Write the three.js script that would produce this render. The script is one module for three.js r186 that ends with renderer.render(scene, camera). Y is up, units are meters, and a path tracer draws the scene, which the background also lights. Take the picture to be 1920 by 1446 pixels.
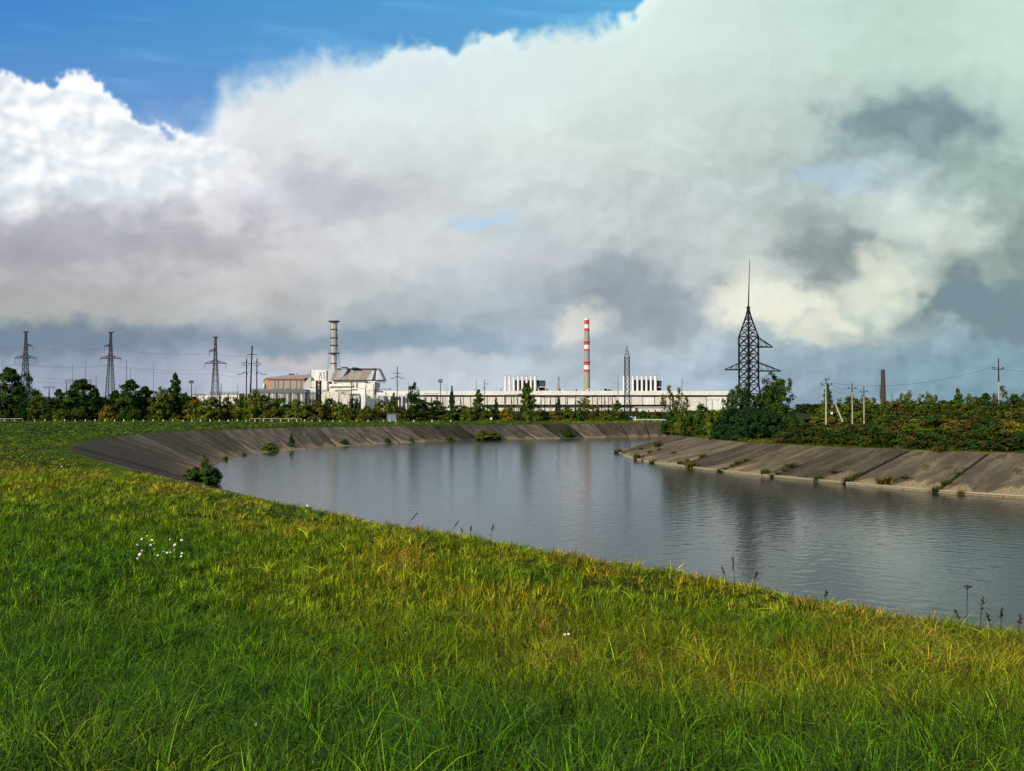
import * as THREE from 'three';
import { ImprovedNoise } from 'three/addons/math/ImprovedNoise.js';
import { mergeGeometries } from 'three/addons/utils/BufferGeometryUtils.js';
import { RoundedBoxGeometry } from 'three/addons/geometries/RoundedBoxGeometry.js';

// ---------- camera, sun, exposure ----------
const V3 = THREE.Vector3, { smoothstep, lerp, clamp } = THREE.MathUtils;
const F = 1732, CX = 960, CY = 723, EYE = 3.5, TILT = Math.atan(44 / F);     // lens and tilt read from the photograph
const scene = new THREE.Scene();
const camera = new THREE.PerspectiveCamera(2 * Math.atan(723 / F) * 180 / Math.PI, 1024 / 771, 0.1, 20000);
camera.position.set(0, EYE, 0);
camera.lookAt(0, EYE + Math.tan(TILT) * 100, -100);
const renderer = new THREE.WebGLRenderer({ antialias: true });
renderer.toneMapping = THREE.LinearToneMapping;
renderer.toneMappingExposure = 1.0;
renderer.shadowMap.enabled = true;
const sun = new THREE.DirectionalLight(new THREE.Color(1.0, 0.93, 0.80), 4.6);
{
  const el = 34 * Math.PI / 180, az = 42 * Math.PI / 180;                     // behind the camera, over the left shoulder
  sun.position.set(-Math.sin(az) * Math.cos(el) * 400, Math.sin(el) * 400, Math.cos(az) * Math.cos(el) * 400);
  sun.target.position.set(0, 0, -60);
  sun.castShadow = true;
  sun.shadow.radius = 1.6;
  sun.shadow.mapSize.set(4096, 4096);
  Object.assign(sun.shadow.camera, { left: -260, right: 260, top: 200, bottom: -200, near: 1, far: 1200 });
  scene.add(sun, sun.target);
}

// ---------- helpers ----------
const noise = new ImprovedNoise();
const N = (x, y, z = 0.37) => noise.noise(x, y, z);
function fbm(x, y, z = 0.37, o = 4) { let s = 0, a = 0.5; for (let i = 0; i < o; i++) { s += a * noise.noise(x, y, z + i * 7.3); x *= 2.03; y *= 2.03; z *= 2.03; a *= 0.5; } return s; }
function rng(seed) { return () => { seed = (seed + 0x6d2b79f5) | 0; let t = Math.imul(seed ^ (seed >>> 15), 1 | seed); t = (t + Math.imul(t ^ (t >>> 7), 61 | t)) ^ t; return ((t ^ (t >>> 14)) >>> 0) / 4294967296; }; }
const R = rng(11);
const rr = (a, b, r = R) => a + (b - a) * r();
const lin = (c) => { c /= 255; return c <= 0.04045 ? c / 12.92 : Math.pow((c + 0.055) / 1.055, 2.4); };
function ray(px, py) {                                                       // direction of a pixel of the 1920 x 1446 photograph
  const x = (px - CX) / F, y = (CY - py) / F, c = Math.cos(TILT), s = Math.sin(TILT);
  return new V3(x, y * c + s, y * s - c);
}
function onPlane(px, py, y = 0) { const r = ray(px, py), t = (y - EYE) / r.y; return new V3(r.x * t, y, r.z * t); }
function at(px, py, d) { const r = ray(px, py), t = d / -r.z; return new V3(r.x * t, EYE + r.y * t, -d); }
const used = new Map();
function numbered(name) { const n = used.get(name) ?? 0; used.set(name, n + 1); return n ? name + '_' + String(n).padStart(3, '0') : name; }
function tag(o, label, category, group, kind) {
  o.userData.label = label; 
  if (category) o.userData.category = category;
  if (group) o.userData.group = group;
  if (kind) o.userData.kind = kind;
  return o;
}
function thing(name, label, category, pos, group) {
  const o = new THREE.Group(); o.name = numbered(name); o.position.copy(pos); scene.add(o);
  return tag(o, label, category, group);
}
function mesh(name, geo, mat, parent) {
  const m = new THREE.Mesh(geo, mat); m.name = parent === scene ? numbered(name) : name;
  m.castShadow = m.receiveShadow = true; parent.add(m); return m;
}
function struct(name, geo, mat) { const m = mesh(name, geo, mat, scene); m.userData.kind = 'structure'; return m; }
function copy(o, pos, turn, scale, label) {
  const c = o.clone(); c.name = numbered(o.name.replace(/_\d{3}$/, '')); c.userData = { ...o.userData }; scene.add(c);
  c.position.copy(pos); if (turn !== undefined) c.rotation.y = turn;
  if (scale) c.scale.copy(scale);
  if (label) c.userData.label = label;
  return c;
}
const std = (r, g, b, rough = 0.9, extra = {}) => { const m = new THREE.MeshPhysicalMaterial({ roughness: rough, specularIntensity: r + g + b < 0.4 ? 0.25 : 0.7, ...extra }); m.color.setRGB(r, g, b); return m; };
function box(w, h, d, x = 0, y = 0, z = 0) { return new THREE.BoxGeometry(w, h, d).translate(x, y, z); }
function bar(a, b, t, t2 = t) {                                              // a square bar from a to b
  const d = new V3().subVectors(b, a), L = d.length(), g = new THREE.BoxGeometry(t, L, t2);
  g.applyQuaternion(new THREE.Quaternion().setFromUnitVectors(new V3(0, 1, 0), d.normalize()));
  return g.translate((a.x + b.x) / 2, (a.y + b.y) / 2, (a.z + b.z) / 2);
}
function rod(a, b, r0, r1 = r0, n = 8) {
  const d = new V3().subVectors(b, a), L = d.length(), g = new THREE.CylinderGeometry(r1, r0, L, n);
  g.applyQuaternion(new THREE.Quaternion().setFromUnitVectors(new V3(0, 1, 0), d.normalize()));
  return g.translate((a.x + b.x) / 2, (a.y + b.y) / 2, (a.z + b.z) / 2);
}
const v = (x, y, z) => new V3(x, y, z);
function noiseTexture(size, f, srgb = true) {                                 // f(x, y) in 0..1 -> [r, g, b] linear or grey
  const data = new Uint8Array(size * size * 4);
  for (let y = 0; y < size; y++) for (let x = 0; x < size; x++) {
    const c = f(x / size, y / size), i = (y * size + x) * 4, a = Array.isArray(c) ? c : [c, c, c];
    for (let k = 0; k < 3; k++) data[i + k] = 255 * clamp(srgb ? Math.pow(clamp(a[k], 0, 1), 1 / 2.2) : a[k], 0, 1);
    data[i + 3] = 255;
  }
  const t = new THREE.DataTexture(data, size, size);
  t.wrapS = t.wrapT = THREE.RepeatWrapping; t.magFilter = THREE.LinearFilter; t.minFilter = THREE.LinearMipmapLinearFilter; t.generateMipmaps = true;
  if (srgb) t.colorSpace = THREE.SRGBColorSpace;
  t.needsUpdate = true; return t;
}
// noise that tiles over the unit square: taken on a torus cut
function tiled(u, w, f, z = 0, o = 4) {
  const a = fbm(u * f, w * f, z, o), b = fbm((u - 1) * f, w * f, z, o), c = fbm(u * f, (w - 1) * f, z, o), d = fbm((u - 1) * f, (w - 1) * f, z, o);
  const k = (a * (1 - u) + b * u) * (1 - w) + (c * (1 - u) + d * u) * w;
  return k / Math.sqrt((u * u + (1 - u) * (1 - u)) * (w * w + (1 - w) * (1 - w)));
}

// ---------- sky ----------
const tableY = (tab, x) => { let i = 0; while (i < tab.length - 2 && tab[i + 1][0] < x) i++; const [x0, y0] = tab[i], [x1, y1] = tab[i + 1]; return lerp(y0, y1, smoothstep(x, x0, x1) * 0.5 + clamp((x - x0) / (x1 - x0), 0, 1) * 0.5); };
const cloudRows = [0, 120, 240, 360, 480, 590, 640, 700, 780];
const cloudTones = [
  [[205,218,222],[205,218,222],[205,220,224],[206,222,226],[210,228,228],[216,234,230],[200,222,215],[186,212,200],[196,222,208]],
  [[227,233,237],[223,231,233],[219,227,230],[212,228,232],[215,230,230],[211,228,223],[199,220,210],[189,213,201],[195,221,207]],
  [[248,250,250],[244,249,250],[222,226,230],[219,229,230],[217,228,226],[206,219,215],[188,205,198],[158,179,177],[174,200,190]],
  [[234,237,240],[230,233,237],[212,214,220],[204,209,213],[206,213,214],[196,205,205],[179,194,192],[174,194,195],[156,179,171]],
  [[174,176,183],[187,189,193],[202,203,205],[202,205,207],[191,198,203],[184,192,196],[182,193,192],[188,202,194],[136,156,152]],
  [[172,175,172],[178,180,178],[186,188,188],[174,183,189],[164,177,187],[164,175,185],[200,208,201],[168,185,182],[116,141,147]],
  [[118,135,156],[134,150,169],[149,163,179],[148,167,184],[168,185,199],[176,191,202],[168,187,197],[144,168,178],[127,156,166]],
  [[152,162,180],[156,166,185],[184,189,202],[192,200,210],[188,199,208],[174,188,200],[150,170,185],[129,157,171],[120,151,162]],
  [[158,168,186],[158,168,186],[184,190,204],[190,200,212],[186,198,210],[172,188,202],[146,167,182],[128,156,170],[120,151,162]],
];
function toneAt(x, y) {
  const gx = clamp(x / 240, 0, 7.999), i = Math.floor(gx), fx = smoothstep(gx - i, 0, 1) * 0.6 + (gx - i) * 0.4;
  let j = 0; while (j < 7 && cloudRows[j + 1] < y) j++;
  const fy = clamp((y - cloudRows[j]) / (cloudRows[j + 1] - cloudRows[j]), 0, 1);
  return [0, 1, 2].map((k) => lerp(lerp(cloudTones[j][i][k], cloudTones[j][i + 1][k], fx), lerp(cloudTones[j + 1][i][k], cloudTones[j + 1][i + 1][k], fx), fy));
}
const massTop = [[-900, 260], [330, 290], [395, 225], [425, 152], [520, 128], [600, 100], [690, 104], [760, 78], [830, 80], [858, 96], [900, 68], [950, 60], [1010, 50], [1090, 50], [1160, 26], [1185, 30], [1215, -12], [1260, -40], [1500, -60], [2600, -120]];
const heapTop = [[-900, 60], [-100, 122], [0, 130], [25, 136], [58, 152], [92, 152], [120, 134], [160, 133], [200, 165], [236, 192], [256, 224], [300, 232], [340, 246], [372, 252], [410, 262], [480, 290], [600, 330], [900, 400]];
const patches = [  // centre, half-widths, colour, strength, softness
  [610, 370, 130, 56, 178, 180, 190, 0.7, 0.8], [100, 440, 280, 56, 156, 157, 167, 0.75, 0.7], [360, 455, 120, 32, 168, 168, 175, 0.5, 0.9], [170, 550, 140, 34, 158, 159, 160, 0.4, 0.9],
  [905, 414, 62, 17, 176, 208, 236, 0.85, 0.8], [985, 450, 48, 14, 184, 210, 232, 0.55, 0.9], [1150, 545, 100, 58, 146, 158, 168, 0.95, 0.45], [1050, 500, 70, 40, 172, 180, 187, 0.45, 0.8],
  [1000, 470, 60, 22, 205, 208, 212, 0.5, 0.8], [1245, 585, 70, 50, 146, 158, 170, 0.8, 0.6],
  [1450, 562, 100, 46, 236, 236, 220, 1, 0.35], [1545, 612, 84, 36, 232, 231, 212, 1, 0.4], [1368, 546, 36, 10, 230, 228, 214, 0.8, 0.5], [1390, 470, 120, 60, 205, 212, 210, 0.6, 0.9],
  [1575, 470, 100, 62, 128, 143, 146, 0.95, 0.5], [1500, 430, 70, 36, 152, 164, 162, 0.5, 0.8], [1560, 338, 74, 32, 172, 197, 218, 0.75, 0.8], [1660, 330, 60, 30, 186, 206, 216, 0.5, 0.9],
  [1715, 240, 140, 48, 112, 137, 148, 0.9, 0.7], [1590, 280, 64, 22, 140, 160, 161, 0.5, 0.9], [1713, 252, 20, 22, 165, 182, 184, 0.45, 0.9], [1850, 320, 90, 50, 140, 162, 155, 0.5, 0.9],
  [1690, 405, 130, 40, 208, 222, 213, 0.85, 0.8], [1660, 550, 84, 66, 222, 228, 210, 0.95, 0.6], [1780, 440, 90, 36, 206, 219, 206, 0.8, 0.8], [1850, 505, 90, 22, 142, 160, 154, 0.6, 0.7],
  [1872, 592, 100, 44, 104, 125, 132, 0.85, 0.45], [1800, 566, 56, 50, 102, 124, 131, 1, 0.35], [1890, 560, 34, 28, 108, 128, 134, 0.8, 0.4], [1735, 612, 40, 20, 128, 147, 150, 0.7, 0.6], [1640, 632, 110, 20, 150, 167, 168, 0.6, 0.8],
  [500, 642, 420, 22, 130, 145, 158, 0.6, 0.8], [90, 640, 220, 30, 100, 118, 138, 0.75, 0.8], [770, 642, 240, 20, 138, 160, 175, 0.75, 0.7], [540, 672, 66, 16, 206, 197, 196, 0.75, 0.6], [730, 690, 90, 15, 202, 201, 207, 0.6, 0.8], [900, 680, 120, 14, 190, 196, 202, 0.6, 0.8],
  [1078, 606, 48, 30, 232, 228, 218, 0.85, 0.7], [1060, 655, 60, 18, 190, 194, 198, 0.5, 0.9], [300, 290, 120, 60, 246, 247, 248, 0.4, 0.9],
];
function billow(x, y, z, o) { let s = 0, k = 0.5; for (let i = 0; i < o; i++) { s += k * (1 - 2.6 * Math.abs(noise.noise(x, y, z + i * 5.7))); x = x * 2.07 + 0.3; y = y * 2.07; k *= 0.52; } return s; }
function relief(px, py, s, z, o) {                                            // rounded lobes, lit from the upper left
  const x = px / s, y = py / (s * 0.82), e = 0.16;
  return billow(x + 0.6 * e, y + 0.8 * e, z, o) - billow(x, y, z, o);
}
function photoSky(px, py) {
  const w1 = fbm(px / 170, py / 170, 1.1, 5), w2 = fbm(px / 40, py / 40, 4.1, 4), w3 = fbm(px / 170, py / 150, 9.1, 5), w4 = fbm(px / 40, py / 40, 6.3, 4);
  const wx = px + 52 * w1 + 26 * w2, wy = py + 50 * w3 + 24 * w4;
  const t = clamp(py / 260, -0.5, 1), q = clamp(px / 1200, 0, 1.2);
  let c = [lerp(lerp(64, 90, q), 112, t), lerp(lerp(132, 166, q), 154, t), lerp(lerp(197, 210, q), 208, t)];
  const wisp = 16 * smoothstep(fbm(px / 300 + 0.4, py / 40 - px / 500, 2.2, 4), 0, 0.5); c = c.map((k) => k + wisp);
  const puff = (s, a) => a * (1 - 2 * Math.abs(fbm(px / s, py / s, s, 3)) * 2.2);
  const dm = wy * 0.5 + py * 0.5 - tableY(massTop, wx * 0.6 + px * 0.4) + puff(60, 12) + puff(22, 4) - 5, soft = 12 + 46 * (1 - smoothstep(px, 430, 820)) + 26 * smoothstep(fbm(px / 90, py / 90, 3.3, 2), -0.2, 0.3);
  const m = smoothstep(dm, -soft * 0.5, soft);
  let g = toneAt(wx * 0.75 + px * 0.25, wy * 0.75 + py * 0.25);
  const rough = 0.35 + 0.65 * smoothstep(px + py * 0.5, 1000, 1750), deep = smoothstep(py, 60, 380);
  const r1 = relief(wx, wy, 190, 2.4, 5), r2 = relief(px + 10 * w2, py + 10 * w4, 80, 7.9, 4);
  const d1 = (20 * fbm(wx / 190, wy / 95, 5.5, 6) + 9 * fbm(wx / 60, wy / 34, 1.5, 4)) * deep + 22 * r1 * rough * (0.4 + 0.6 * deep) + 8 * r2 * rough * deep, rim = 9 * (1 - smoothstep(dm, 0, 50));
  g = g.map((k) => k + d1 + rim);
  c = c.map((k, i) => lerp(k, g[i], m));
  // the sunlit heap on one side
  const dh = py + 8 * fbm(px / 90, py / 90, 3.1, 3) - tableY(heapTop, px + 10 * fbm(py / 60, px / 60, 8.2, 3)) + puff(48, 14) + puff(19, 6) - 12;
  const h = smoothstep(dh, -4, 9) * (1 - smoothstep(wy + 20 * w4, 330, 440)) * (1 - smoothstep(wx + 0.4 * (wy - 300) + 60 * w2, 340, 540));
  const lit = clamp(0.66 + 2.0 * relief(px + 14 * w1, py + 14 * w3, 150, 4.4, 3) + 0.45 * relief(px + 6 * w2, py + 6 * w4, 60, 3.2, 2) + 0.9 * w1 - 0.35 * smoothstep(py, 230, 400) + 0.3 * (1 - smoothstep(dh, 0, 40)), 0, 1);
  const w = [lerp(206, 250, lit), lerp(217, 251, lit), lerp(226, 252, lit)];
  c = c.map((k, i) => lerp(k, w[i], h));
  const tear = 1.05 * fbm(px / 85, py / 56, 12.1, 6) + 0.18 * billow(px / 40, py / 30, 3.3, 3) - 0.1;
  for (const [x, y, rx, ry, r, gg, bb, al, so] of patches) {
    if (Math.abs(px - x) > rx * 2.2 + 90 || Math.abs(py - y) > ry * 2.2 + 80) continue;
    const dd = Math.hypot((wx - x) / rx, (wy - y) / ry) + tear, k = 0.86 * al * (1 - smoothstep(dd, 0.9 - so * 0.8, 1.2 + so * 0.6));
    if (k > 0) { const u = d1 * 0.45; c[0] = lerp(c[0], r + u, k); c[1] = lerp(c[1], gg + u, k); c[2] = lerp(c[2], bb + u, k); }
  }
  return c;
}
function anySky(d) {                                                          // the same broken clouds all round
  const s = 1 / (Math.max(d.y, 0) + 0.22), x = d.x * s * 1.3 + 3, z = d.z * s * 1.3;
  const cl = smoothstep(fbm(x, z, 2.2, 3), -0.16, 0.16), sh = fbm(x * 1.7, z * 1.7, 8.2, 2), up = Math.max(0, d.y);
  const blue = [lerp(126, 70, up), lerp(160, 132, up), lerp(205, 200, up)], g = [172 + 60 * sh, 178 + 58 * sh, 184 + 54 * sh], low = 1 - smoothstep(d.y, 0.02, 0.16);
  return blue.map((b, i) => lerp(lerp(b, g[i], cl), [140, 150, 163][i], low * 0.7));
}
{
  const W = 4096, H = W / 2, data = new Float32Array(W * H * 4), d = new V3(), cs = Math.cos(TILT), sn = Math.sin(TILT);
  for (let j = 0; j < H; j++) {
    const up = ((j + 0.5) / H - 0.5) * Math.PI;
    let last = null;
    for (let i = 0; i < W; i++) {
      const o = (j * W + i) * 4; data[o + 3] = 1;
      if (up < -0.004) { data[o] = 0.10; data[o + 1] = 0.11; data[o + 2] = 0.10; continue; }
      const a = ((i + 0.5) / W - 0.5) * 2 * Math.PI;
      d.set(Math.cos(a) * Math.cos(up), Math.sin(up), Math.sin(a) * Math.cos(up));
      const f = d.y * sn - d.z * cs;
      let w = 0, px = 0, py = 0;
      if (f > 0.2) {
        px = CX + F * d.x / f; py = CY - F * (d.y * cs + d.z * sn) / f;
        w = 1 - smoothstep(Math.max((Math.abs(px - 960) - 980) / 420, (-30 - py) / 420), 0, 1);
      }
      if (w <= 0 && (j % 3 || i % 3) && (last || j % 3)) { if (last && !(j % 3)) data.set(last, o); else data.copyWithin(o, o - W * 4, o - W * 4 + 3); continue; }
      if (false) { data.set(last, o); continue; }
      let c = w < 1 ? anySky(d) : null;
      if (w > 0) { const p = photoSky(px, py); c = c ? c.map((k, n) => lerp(k, p[n], w)) : p; }
      for (let k = 0; k < 3; k++) data[o + k] = lin(clamp(c[k] * 1.02, 0, 255));
      last = w <= 0 ? [data[o], data[o + 1], data[o + 2], 1] : null;
    }
  }
  const t = new THREE.DataTexture(data, W, H, THREE.RGBAFormat, THREE.FloatType);
  t.mapping = THREE.EquirectangularReflectionMapping; t.magFilter = t.minFilter = THREE.LinearFilter; t.needsUpdate = true;
  scene.background = t; scene.environment = t;
}

// ---------- land: plateau at y = 0, a road embankment under the camera, and the canal cut into it ----------
const WATER = -2.8;
const P2 = (px, py, y) => { const p = onPlane(px, py, y); return [p.x, -p.z]; };      // [x, depth]
const leftTop = [[30, -70], [21, -14], [14.3, 3], P2(1920, 1189, 0.15), P2(1687, 1150, 0.15), P2(1494, 1114.6, 0.15), P2(1300, 1071, 0.15), P2(1155, 1049, 0.15), P2(984, 1020, 0.15), P2(812, 989.5, 0.15), P2(709, 977, 0.15), P2(583, 950, 0.15), P2(433, 922, 0.15), P2(350, 907, 0.1), P2(277, 893, 0), P2(233, 877, 0),
  P2(180, 861, 0), P2(134, 846, 0), P2(140, 838, 0), P2(173, 828, 0), P2(217, 820.6, 0), P2(277, 813.5, 0), P2(333, 810, 0), P2(433, 806, 0), P2(567, 801.7, 0), [-33, 178], [-22, 188.5], [-9, 198], [4.7, 205], [19, 211], [36, 219], [60, 250], [110, 330]];
const leftFoot = [[39, -68], [30, -12], [23, 6], [16.5, 19], [14.5, 22], [12.8, 24.5], [11, 27], [9.4, 29], [7.8, 31.5], [5, 36], [2.5, 38.5], [-1, 42], [-5, 47], [-8.5, 50], [-11.5, 55], [-14.5, 60],
  [-18.5, 66], [-24, 74], [-27, 80], [-31, 90], P2(385, 880, WATER), P2(397, 873, WATER), P2(430, 861, WATER), P2(490, 850, WATER), P2(600, 840, WATER), P2(680, 834.5, WATER), P2(800, 828.5, WATER), P2(920, 825, WATER), P2(1040, 822.8, WATER), P2(1140, 820.5, WATER), [35, 211], [54, 245], [104, 327]];
const rightTop = [[112, -40], [92, 6], [72, 38], [56, 59], P2(1895, 850.2, 0), P2(1770, 846, 0), P2(1661, 842, 0), P2(1562, 838.4, 0), P2(1428, 831.7, 0), P2(1370, 827.5, 0), P2(1325, 823, 0), P2(1290, 819, 0), P2(1257, 815.8, 0), [24, 131], [29, 141], [40, 158], [62, 196], [105, 270]];
const rightFoot = [[100, -46], [81, 0], [63, 31], [48, 52], P2(1799, 927, WATER), P2(1653, 915, WATER), P2(1528, 903, WATER), P2(1430, 893.5, WATER), P2(1295, 878.3, WATER), P2(1216, 867, WATER), P2(1182, 859.6, WATER), P2(1164, 852, WATER), P2(1158, 848.5, WATER), [16.5, 139], [22, 150], [33, 166], [54, 201], [97, 276]];
const curve = (pts) => new THREE.CatmullRomCurve3(pts.map(([x, d]) => v(x, 0, -d)), false, 'centripetal');
const cLT = curve(leftTop), cLF = curve(leftFoot), cRT = curve(rightTop), cRF = curve(rightFoot);
function hill(x, d) {                                                         // height of the uncut land
  const away = Math.hypot(x * 0.15, d);
  const g = d > 0 ? 1.85 * Math.exp(-Math.pow(d / 8, 2)) : 1.85;
  return g + (away < 400 ? 0.07 * fbm(x / 4, d / 4, 1.7, 3) * smoothstep(away, 60, 20) : 0);
}
const ring = [...cLT.getPoints(420), ...cRT.getPoints(260).reverse()].map((p) => [p.x, -p.z]);
const RX = Float64Array.from(ring, (p) => p[0]), RD = Float64Array.from(ring, (p) => p[1]), RN = ring.length;
function inCanal(x, d) { let c = false; for (let i = 0, j = RN - 1; i < RN; j = i++) { const xi = RX[i], yi = RD[i], xj = RX[j], yj = RD[j]; if ((yi > d) !== (yj > d) && x < (xj - xi) * (d - yi) / (yj - yi) + xi) c = !c; } return c; }
function toEdge(x, d) {                                                       // distance to the canal's edge and the nearest point of it
  let best = 1e9, bx = 0, bd = 0;
  for (let i = 0; i < RN - 1; i++) {
    const x0 = RX[i], y0 = RD[i], x1 = RX[i + 1], y1 = RD[i + 1], ux = x1 - x0, uy = y1 - y0, L = ux * ux + uy * uy || 1e-9, t = Math.max(0, Math.min(1, ((x - x0) * ux + (d - y0) * uy) / L));
    const qx = x0 + ux * t, qy = y0 + uy * t, e = (x - qx) * (x - qx) + (d - qy) * (d - qy);
    if (e < best) { best = e; bx = qx; bd = qy; }
  }
  return [Math.sqrt(best), bx, bd];
}
const G0X = -90, G0D = -70, GW = 230, GH = 420, edgeGrid = new Float32Array(GW * GH);
for (let j = 0; j < GH; j++) for (let i = 0; i < GW; i++) edgeGrid[j * GW + i] = toEdge(G0X + i, G0D + j)[0] * (inCanal(G0X + i, G0D + j) ? -1 : 1);
function edge(x, d) {                                                         // signed distance to the canal's edge, from the grid
  const u = clamp(x - G0X, 0, GW - 1.001), w = clamp(d - G0D, 0, GH - 1.001), i = Math.floor(u), j = Math.floor(w), a = j * GW + i;
  return lerp(lerp(edgeGrid[a], edgeGrid[a + 1], u - i), lerp(edgeGrid[a + GW], edgeGrid[a + GW + 1], u - i), w - j);
}
// how dry the sward is: fresh green with shade painted in near the camera on one side, straw and yellow along the crest
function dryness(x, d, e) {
  const lushShade = smoothstep(10.5 - 1.7 * x - d, -7, 6) * (1 - smoothstep(d, 24, 44));
  return clamp(0.50 + 0.06 * Math.exp(-e / 8) + (d > 60 && x > 12 ? 0.35 : 0) + (0.95 * fbm(x / 3.4, d / 4.2, 3.3, 3) + 0.4 * fbm(x / 0.9, d / 0.9, 6.1, 2)) * (1 - 0.6 * lushShade) - 0.5 * lushShade - 0.30 * smoothstep(d, 40, 110), 0, 1);
}
const lushShadeC = [0.042, 0.116, 0.0010], midC = [0.135, 0.192, 0.0014], dryC = [0.27, 0.215, 0.012];  // near green is also darkened, carrying the foreground shade in its colour
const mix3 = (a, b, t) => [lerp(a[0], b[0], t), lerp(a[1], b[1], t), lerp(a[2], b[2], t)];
const swardColor = (k) => k < 0.5 ? mix3(lushShadeC, midC, k * 2) : mix3(midC, dryC, k * 2 - 1);
const groundGrain = noiseTexture(512, (x, y) => { const n = 0.62 + 0.85 * tiled(x, y, 34, 2.1, 3) + 0.35 * tiled(x, y, 7, 5.5, 3); return [n, n, n * 0.95]; });
{
  const angles = []; for (let a = -180; a < 180;) { angles.push(a); a += Math.abs(a + 0.01) < 36 ? 0.34 : 4; if (a > -36 && angles.at(-1) < -36) a = -36; }
  const radii = []; for (let r = 0.5; r < 9000; r *= r < 320 ? 1.019 : 1.08) radii.push(r);
  const na = angles.length, pos = [], col = [], uv = [], idx = [];
  for (const r of radii) for (let k = 0; k < na; k++) {
    const a = angles[k] * Math.PI / 180;
    let x = Math.sin(a) * r, d = Math.cos(a) * r, y = hill(x, d), e = 99;
    if (r < 400) {
      const cell = Math.max(r * 0.012, r * (Math.abs(angles[k]) < 36 ? 0.006 : 0.07));
      e = edge(x, d);
      const [ed, bx, bd] = Math.abs(e) < cell + 1.5 ? toEdge(x, d) : [99];
      if (ed < cell * 0.75) { x = bx; d = bd; y = hill(x, d); } else if (e < 0) y = -5;
      e = Math.max(e, 0);
    }
    pos.push(x, y, -d); uv.push(x / 3, d / 3);
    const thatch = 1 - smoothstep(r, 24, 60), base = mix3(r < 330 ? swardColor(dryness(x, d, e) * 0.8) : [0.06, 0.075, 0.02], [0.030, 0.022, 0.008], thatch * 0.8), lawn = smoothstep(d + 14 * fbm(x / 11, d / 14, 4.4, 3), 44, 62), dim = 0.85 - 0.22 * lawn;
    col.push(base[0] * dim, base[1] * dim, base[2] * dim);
  }
  for (let i = 0; i < radii.length - 1; i++) for (let k = 0; k < na; k++) {
    const n = (k + 1) % na, a = i * na + k, b = i * na + n, c = a + na, e = b + na;
    idx.push(a, b, c, b, e, c);
  }
  const g = new THREE.BufferGeometry();
  g.setAttribute('position', new THREE.Float32BufferAttribute(pos, 3)); g.setAttribute('color', new THREE.Float32BufferAttribute(col, 3)); g.setAttribute('uv', new THREE.Float32BufferAttribute(uv, 2));
  g.setIndex(idx); g.computeVertexNormals();
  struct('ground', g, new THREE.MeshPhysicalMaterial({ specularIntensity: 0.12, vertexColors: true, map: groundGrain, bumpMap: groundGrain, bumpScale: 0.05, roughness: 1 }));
}
// water: one level sheet, rippled by a relief of many short waves
{
  const waves = [], wr = rng(5);
  for (let i = 0; i < 80; i++) {
    const k = Math.pow(2, rr(2.7, 6.9, wr)), a = rr(-1.15, 1.15, wr) + (i % 3 ? 0 : 1.57), nx = Math.round(Math.sin(a) * k * 0.8), ny = Math.round(Math.cos(a) * k) || 3;
    waves.push([nx * 2 * Math.PI, ny * 2 * Math.PI, wr() * 6.28, 1 / Math.pow(Math.hypot(nx, ny), 0.9)]);
  }
  let lo = 1e9, hi = -1e9; const S = 1024, raw = new Float32Array(S * S);
  for (const [a, b, c, w] of waves) for (let y = 0; y < S; y++) {             // sin by turning one step along the row
    const st = Math.sin(a / S), ct = Math.cos(a / S); let s = w * Math.sin(b * y / S + c), k = w * Math.cos(b * y / S + c);
    for (let x = 0, o = y * S; x < S; x++, o++) { raw[o] += s; const t = s * ct + k * st; k = k * ct - s * st; s = t; }
  }
  for (let i = 0; i < S * S; i++) { lo = Math.min(lo, raw[i]); hi = Math.max(hi, raw[i]); }
  const bump = noiseTexture(S, (x, y) => (raw[Math.round(y * S) * S + Math.round(x * S)] - lo) / (hi - lo), false);
  const m = new THREE.MeshPhysicalMaterial({ roughness: 0.11, ior: 1.333, bumpMap: bump, bumpScale: 0.022 * (hi - lo) / (2 * Math.PI / 9 * Math.sqrt(waves.reduce((s, [a, b2, c, w]) => s + w * w * (a * a + b2 * b2) / (8 * Math.PI * Math.PI), 0))) });
  m.color.setRGB(0.012, 0.020, 0.022);
  const g = new THREE.PlaneGeometry(320, 420); g.rotateX(-Math.PI / 2); g.translate(50, WATER, -160);
  const p = g.attributes.position, uv = g.attributes.uv; for (let i = 0; i < p.count; i++) uv.setXY(i, p.getX(i) / 9, p.getZ(i) / 9);
  struct('canal_water', g, m);
}
// concrete slope slabs on both banks
const slabTex = [0, 1, 2, 3].map((s) => noiseTexture(256, (x, y) => {
  const streak = 0.8 * fbm(x * 6 + s * 9, y * 1.6, 3 + s, 4), blot = fbm(x * 4 + s * 5, y * 4, 8 + s, 4), fine = fbm(x * 60, y * 60, s, 2);
  let c = mix3([0.085, 0.074, 0.058], [0.20, 0.165, 0.12], smoothstep(streak + 0.6 * blot, -0.3, 0.45));
  const moss = smoothstep(blot + 0.5 * fbm(x * 22, y * 9, 2 + s, 3), 0.16, 0.34); c = mix3(c, [0.055, 0.056, 0.028], moss * 0.8);
  const silt = smoothstep(0.26 + 0.55 * fbm(x * 5 + s, y * 1.5, 12 + s, 4) - y, -0.03, 0.10); c = mix3(c, [0.42, 0.33, 0.20], silt * 0.8 * clamp(0.7 + 1.5 * fine, 0, 1));
  return c.map((k) => k * (1 + 1.0 * fine));
}));
const slabBump = noiseTexture(256, (x, y) => 0.5 + 0.9 * fbm(x * 40, y * 40, 3, 3) + 0.3 * fbm(x * 9, y * 9, 1, 2), false);
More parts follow.
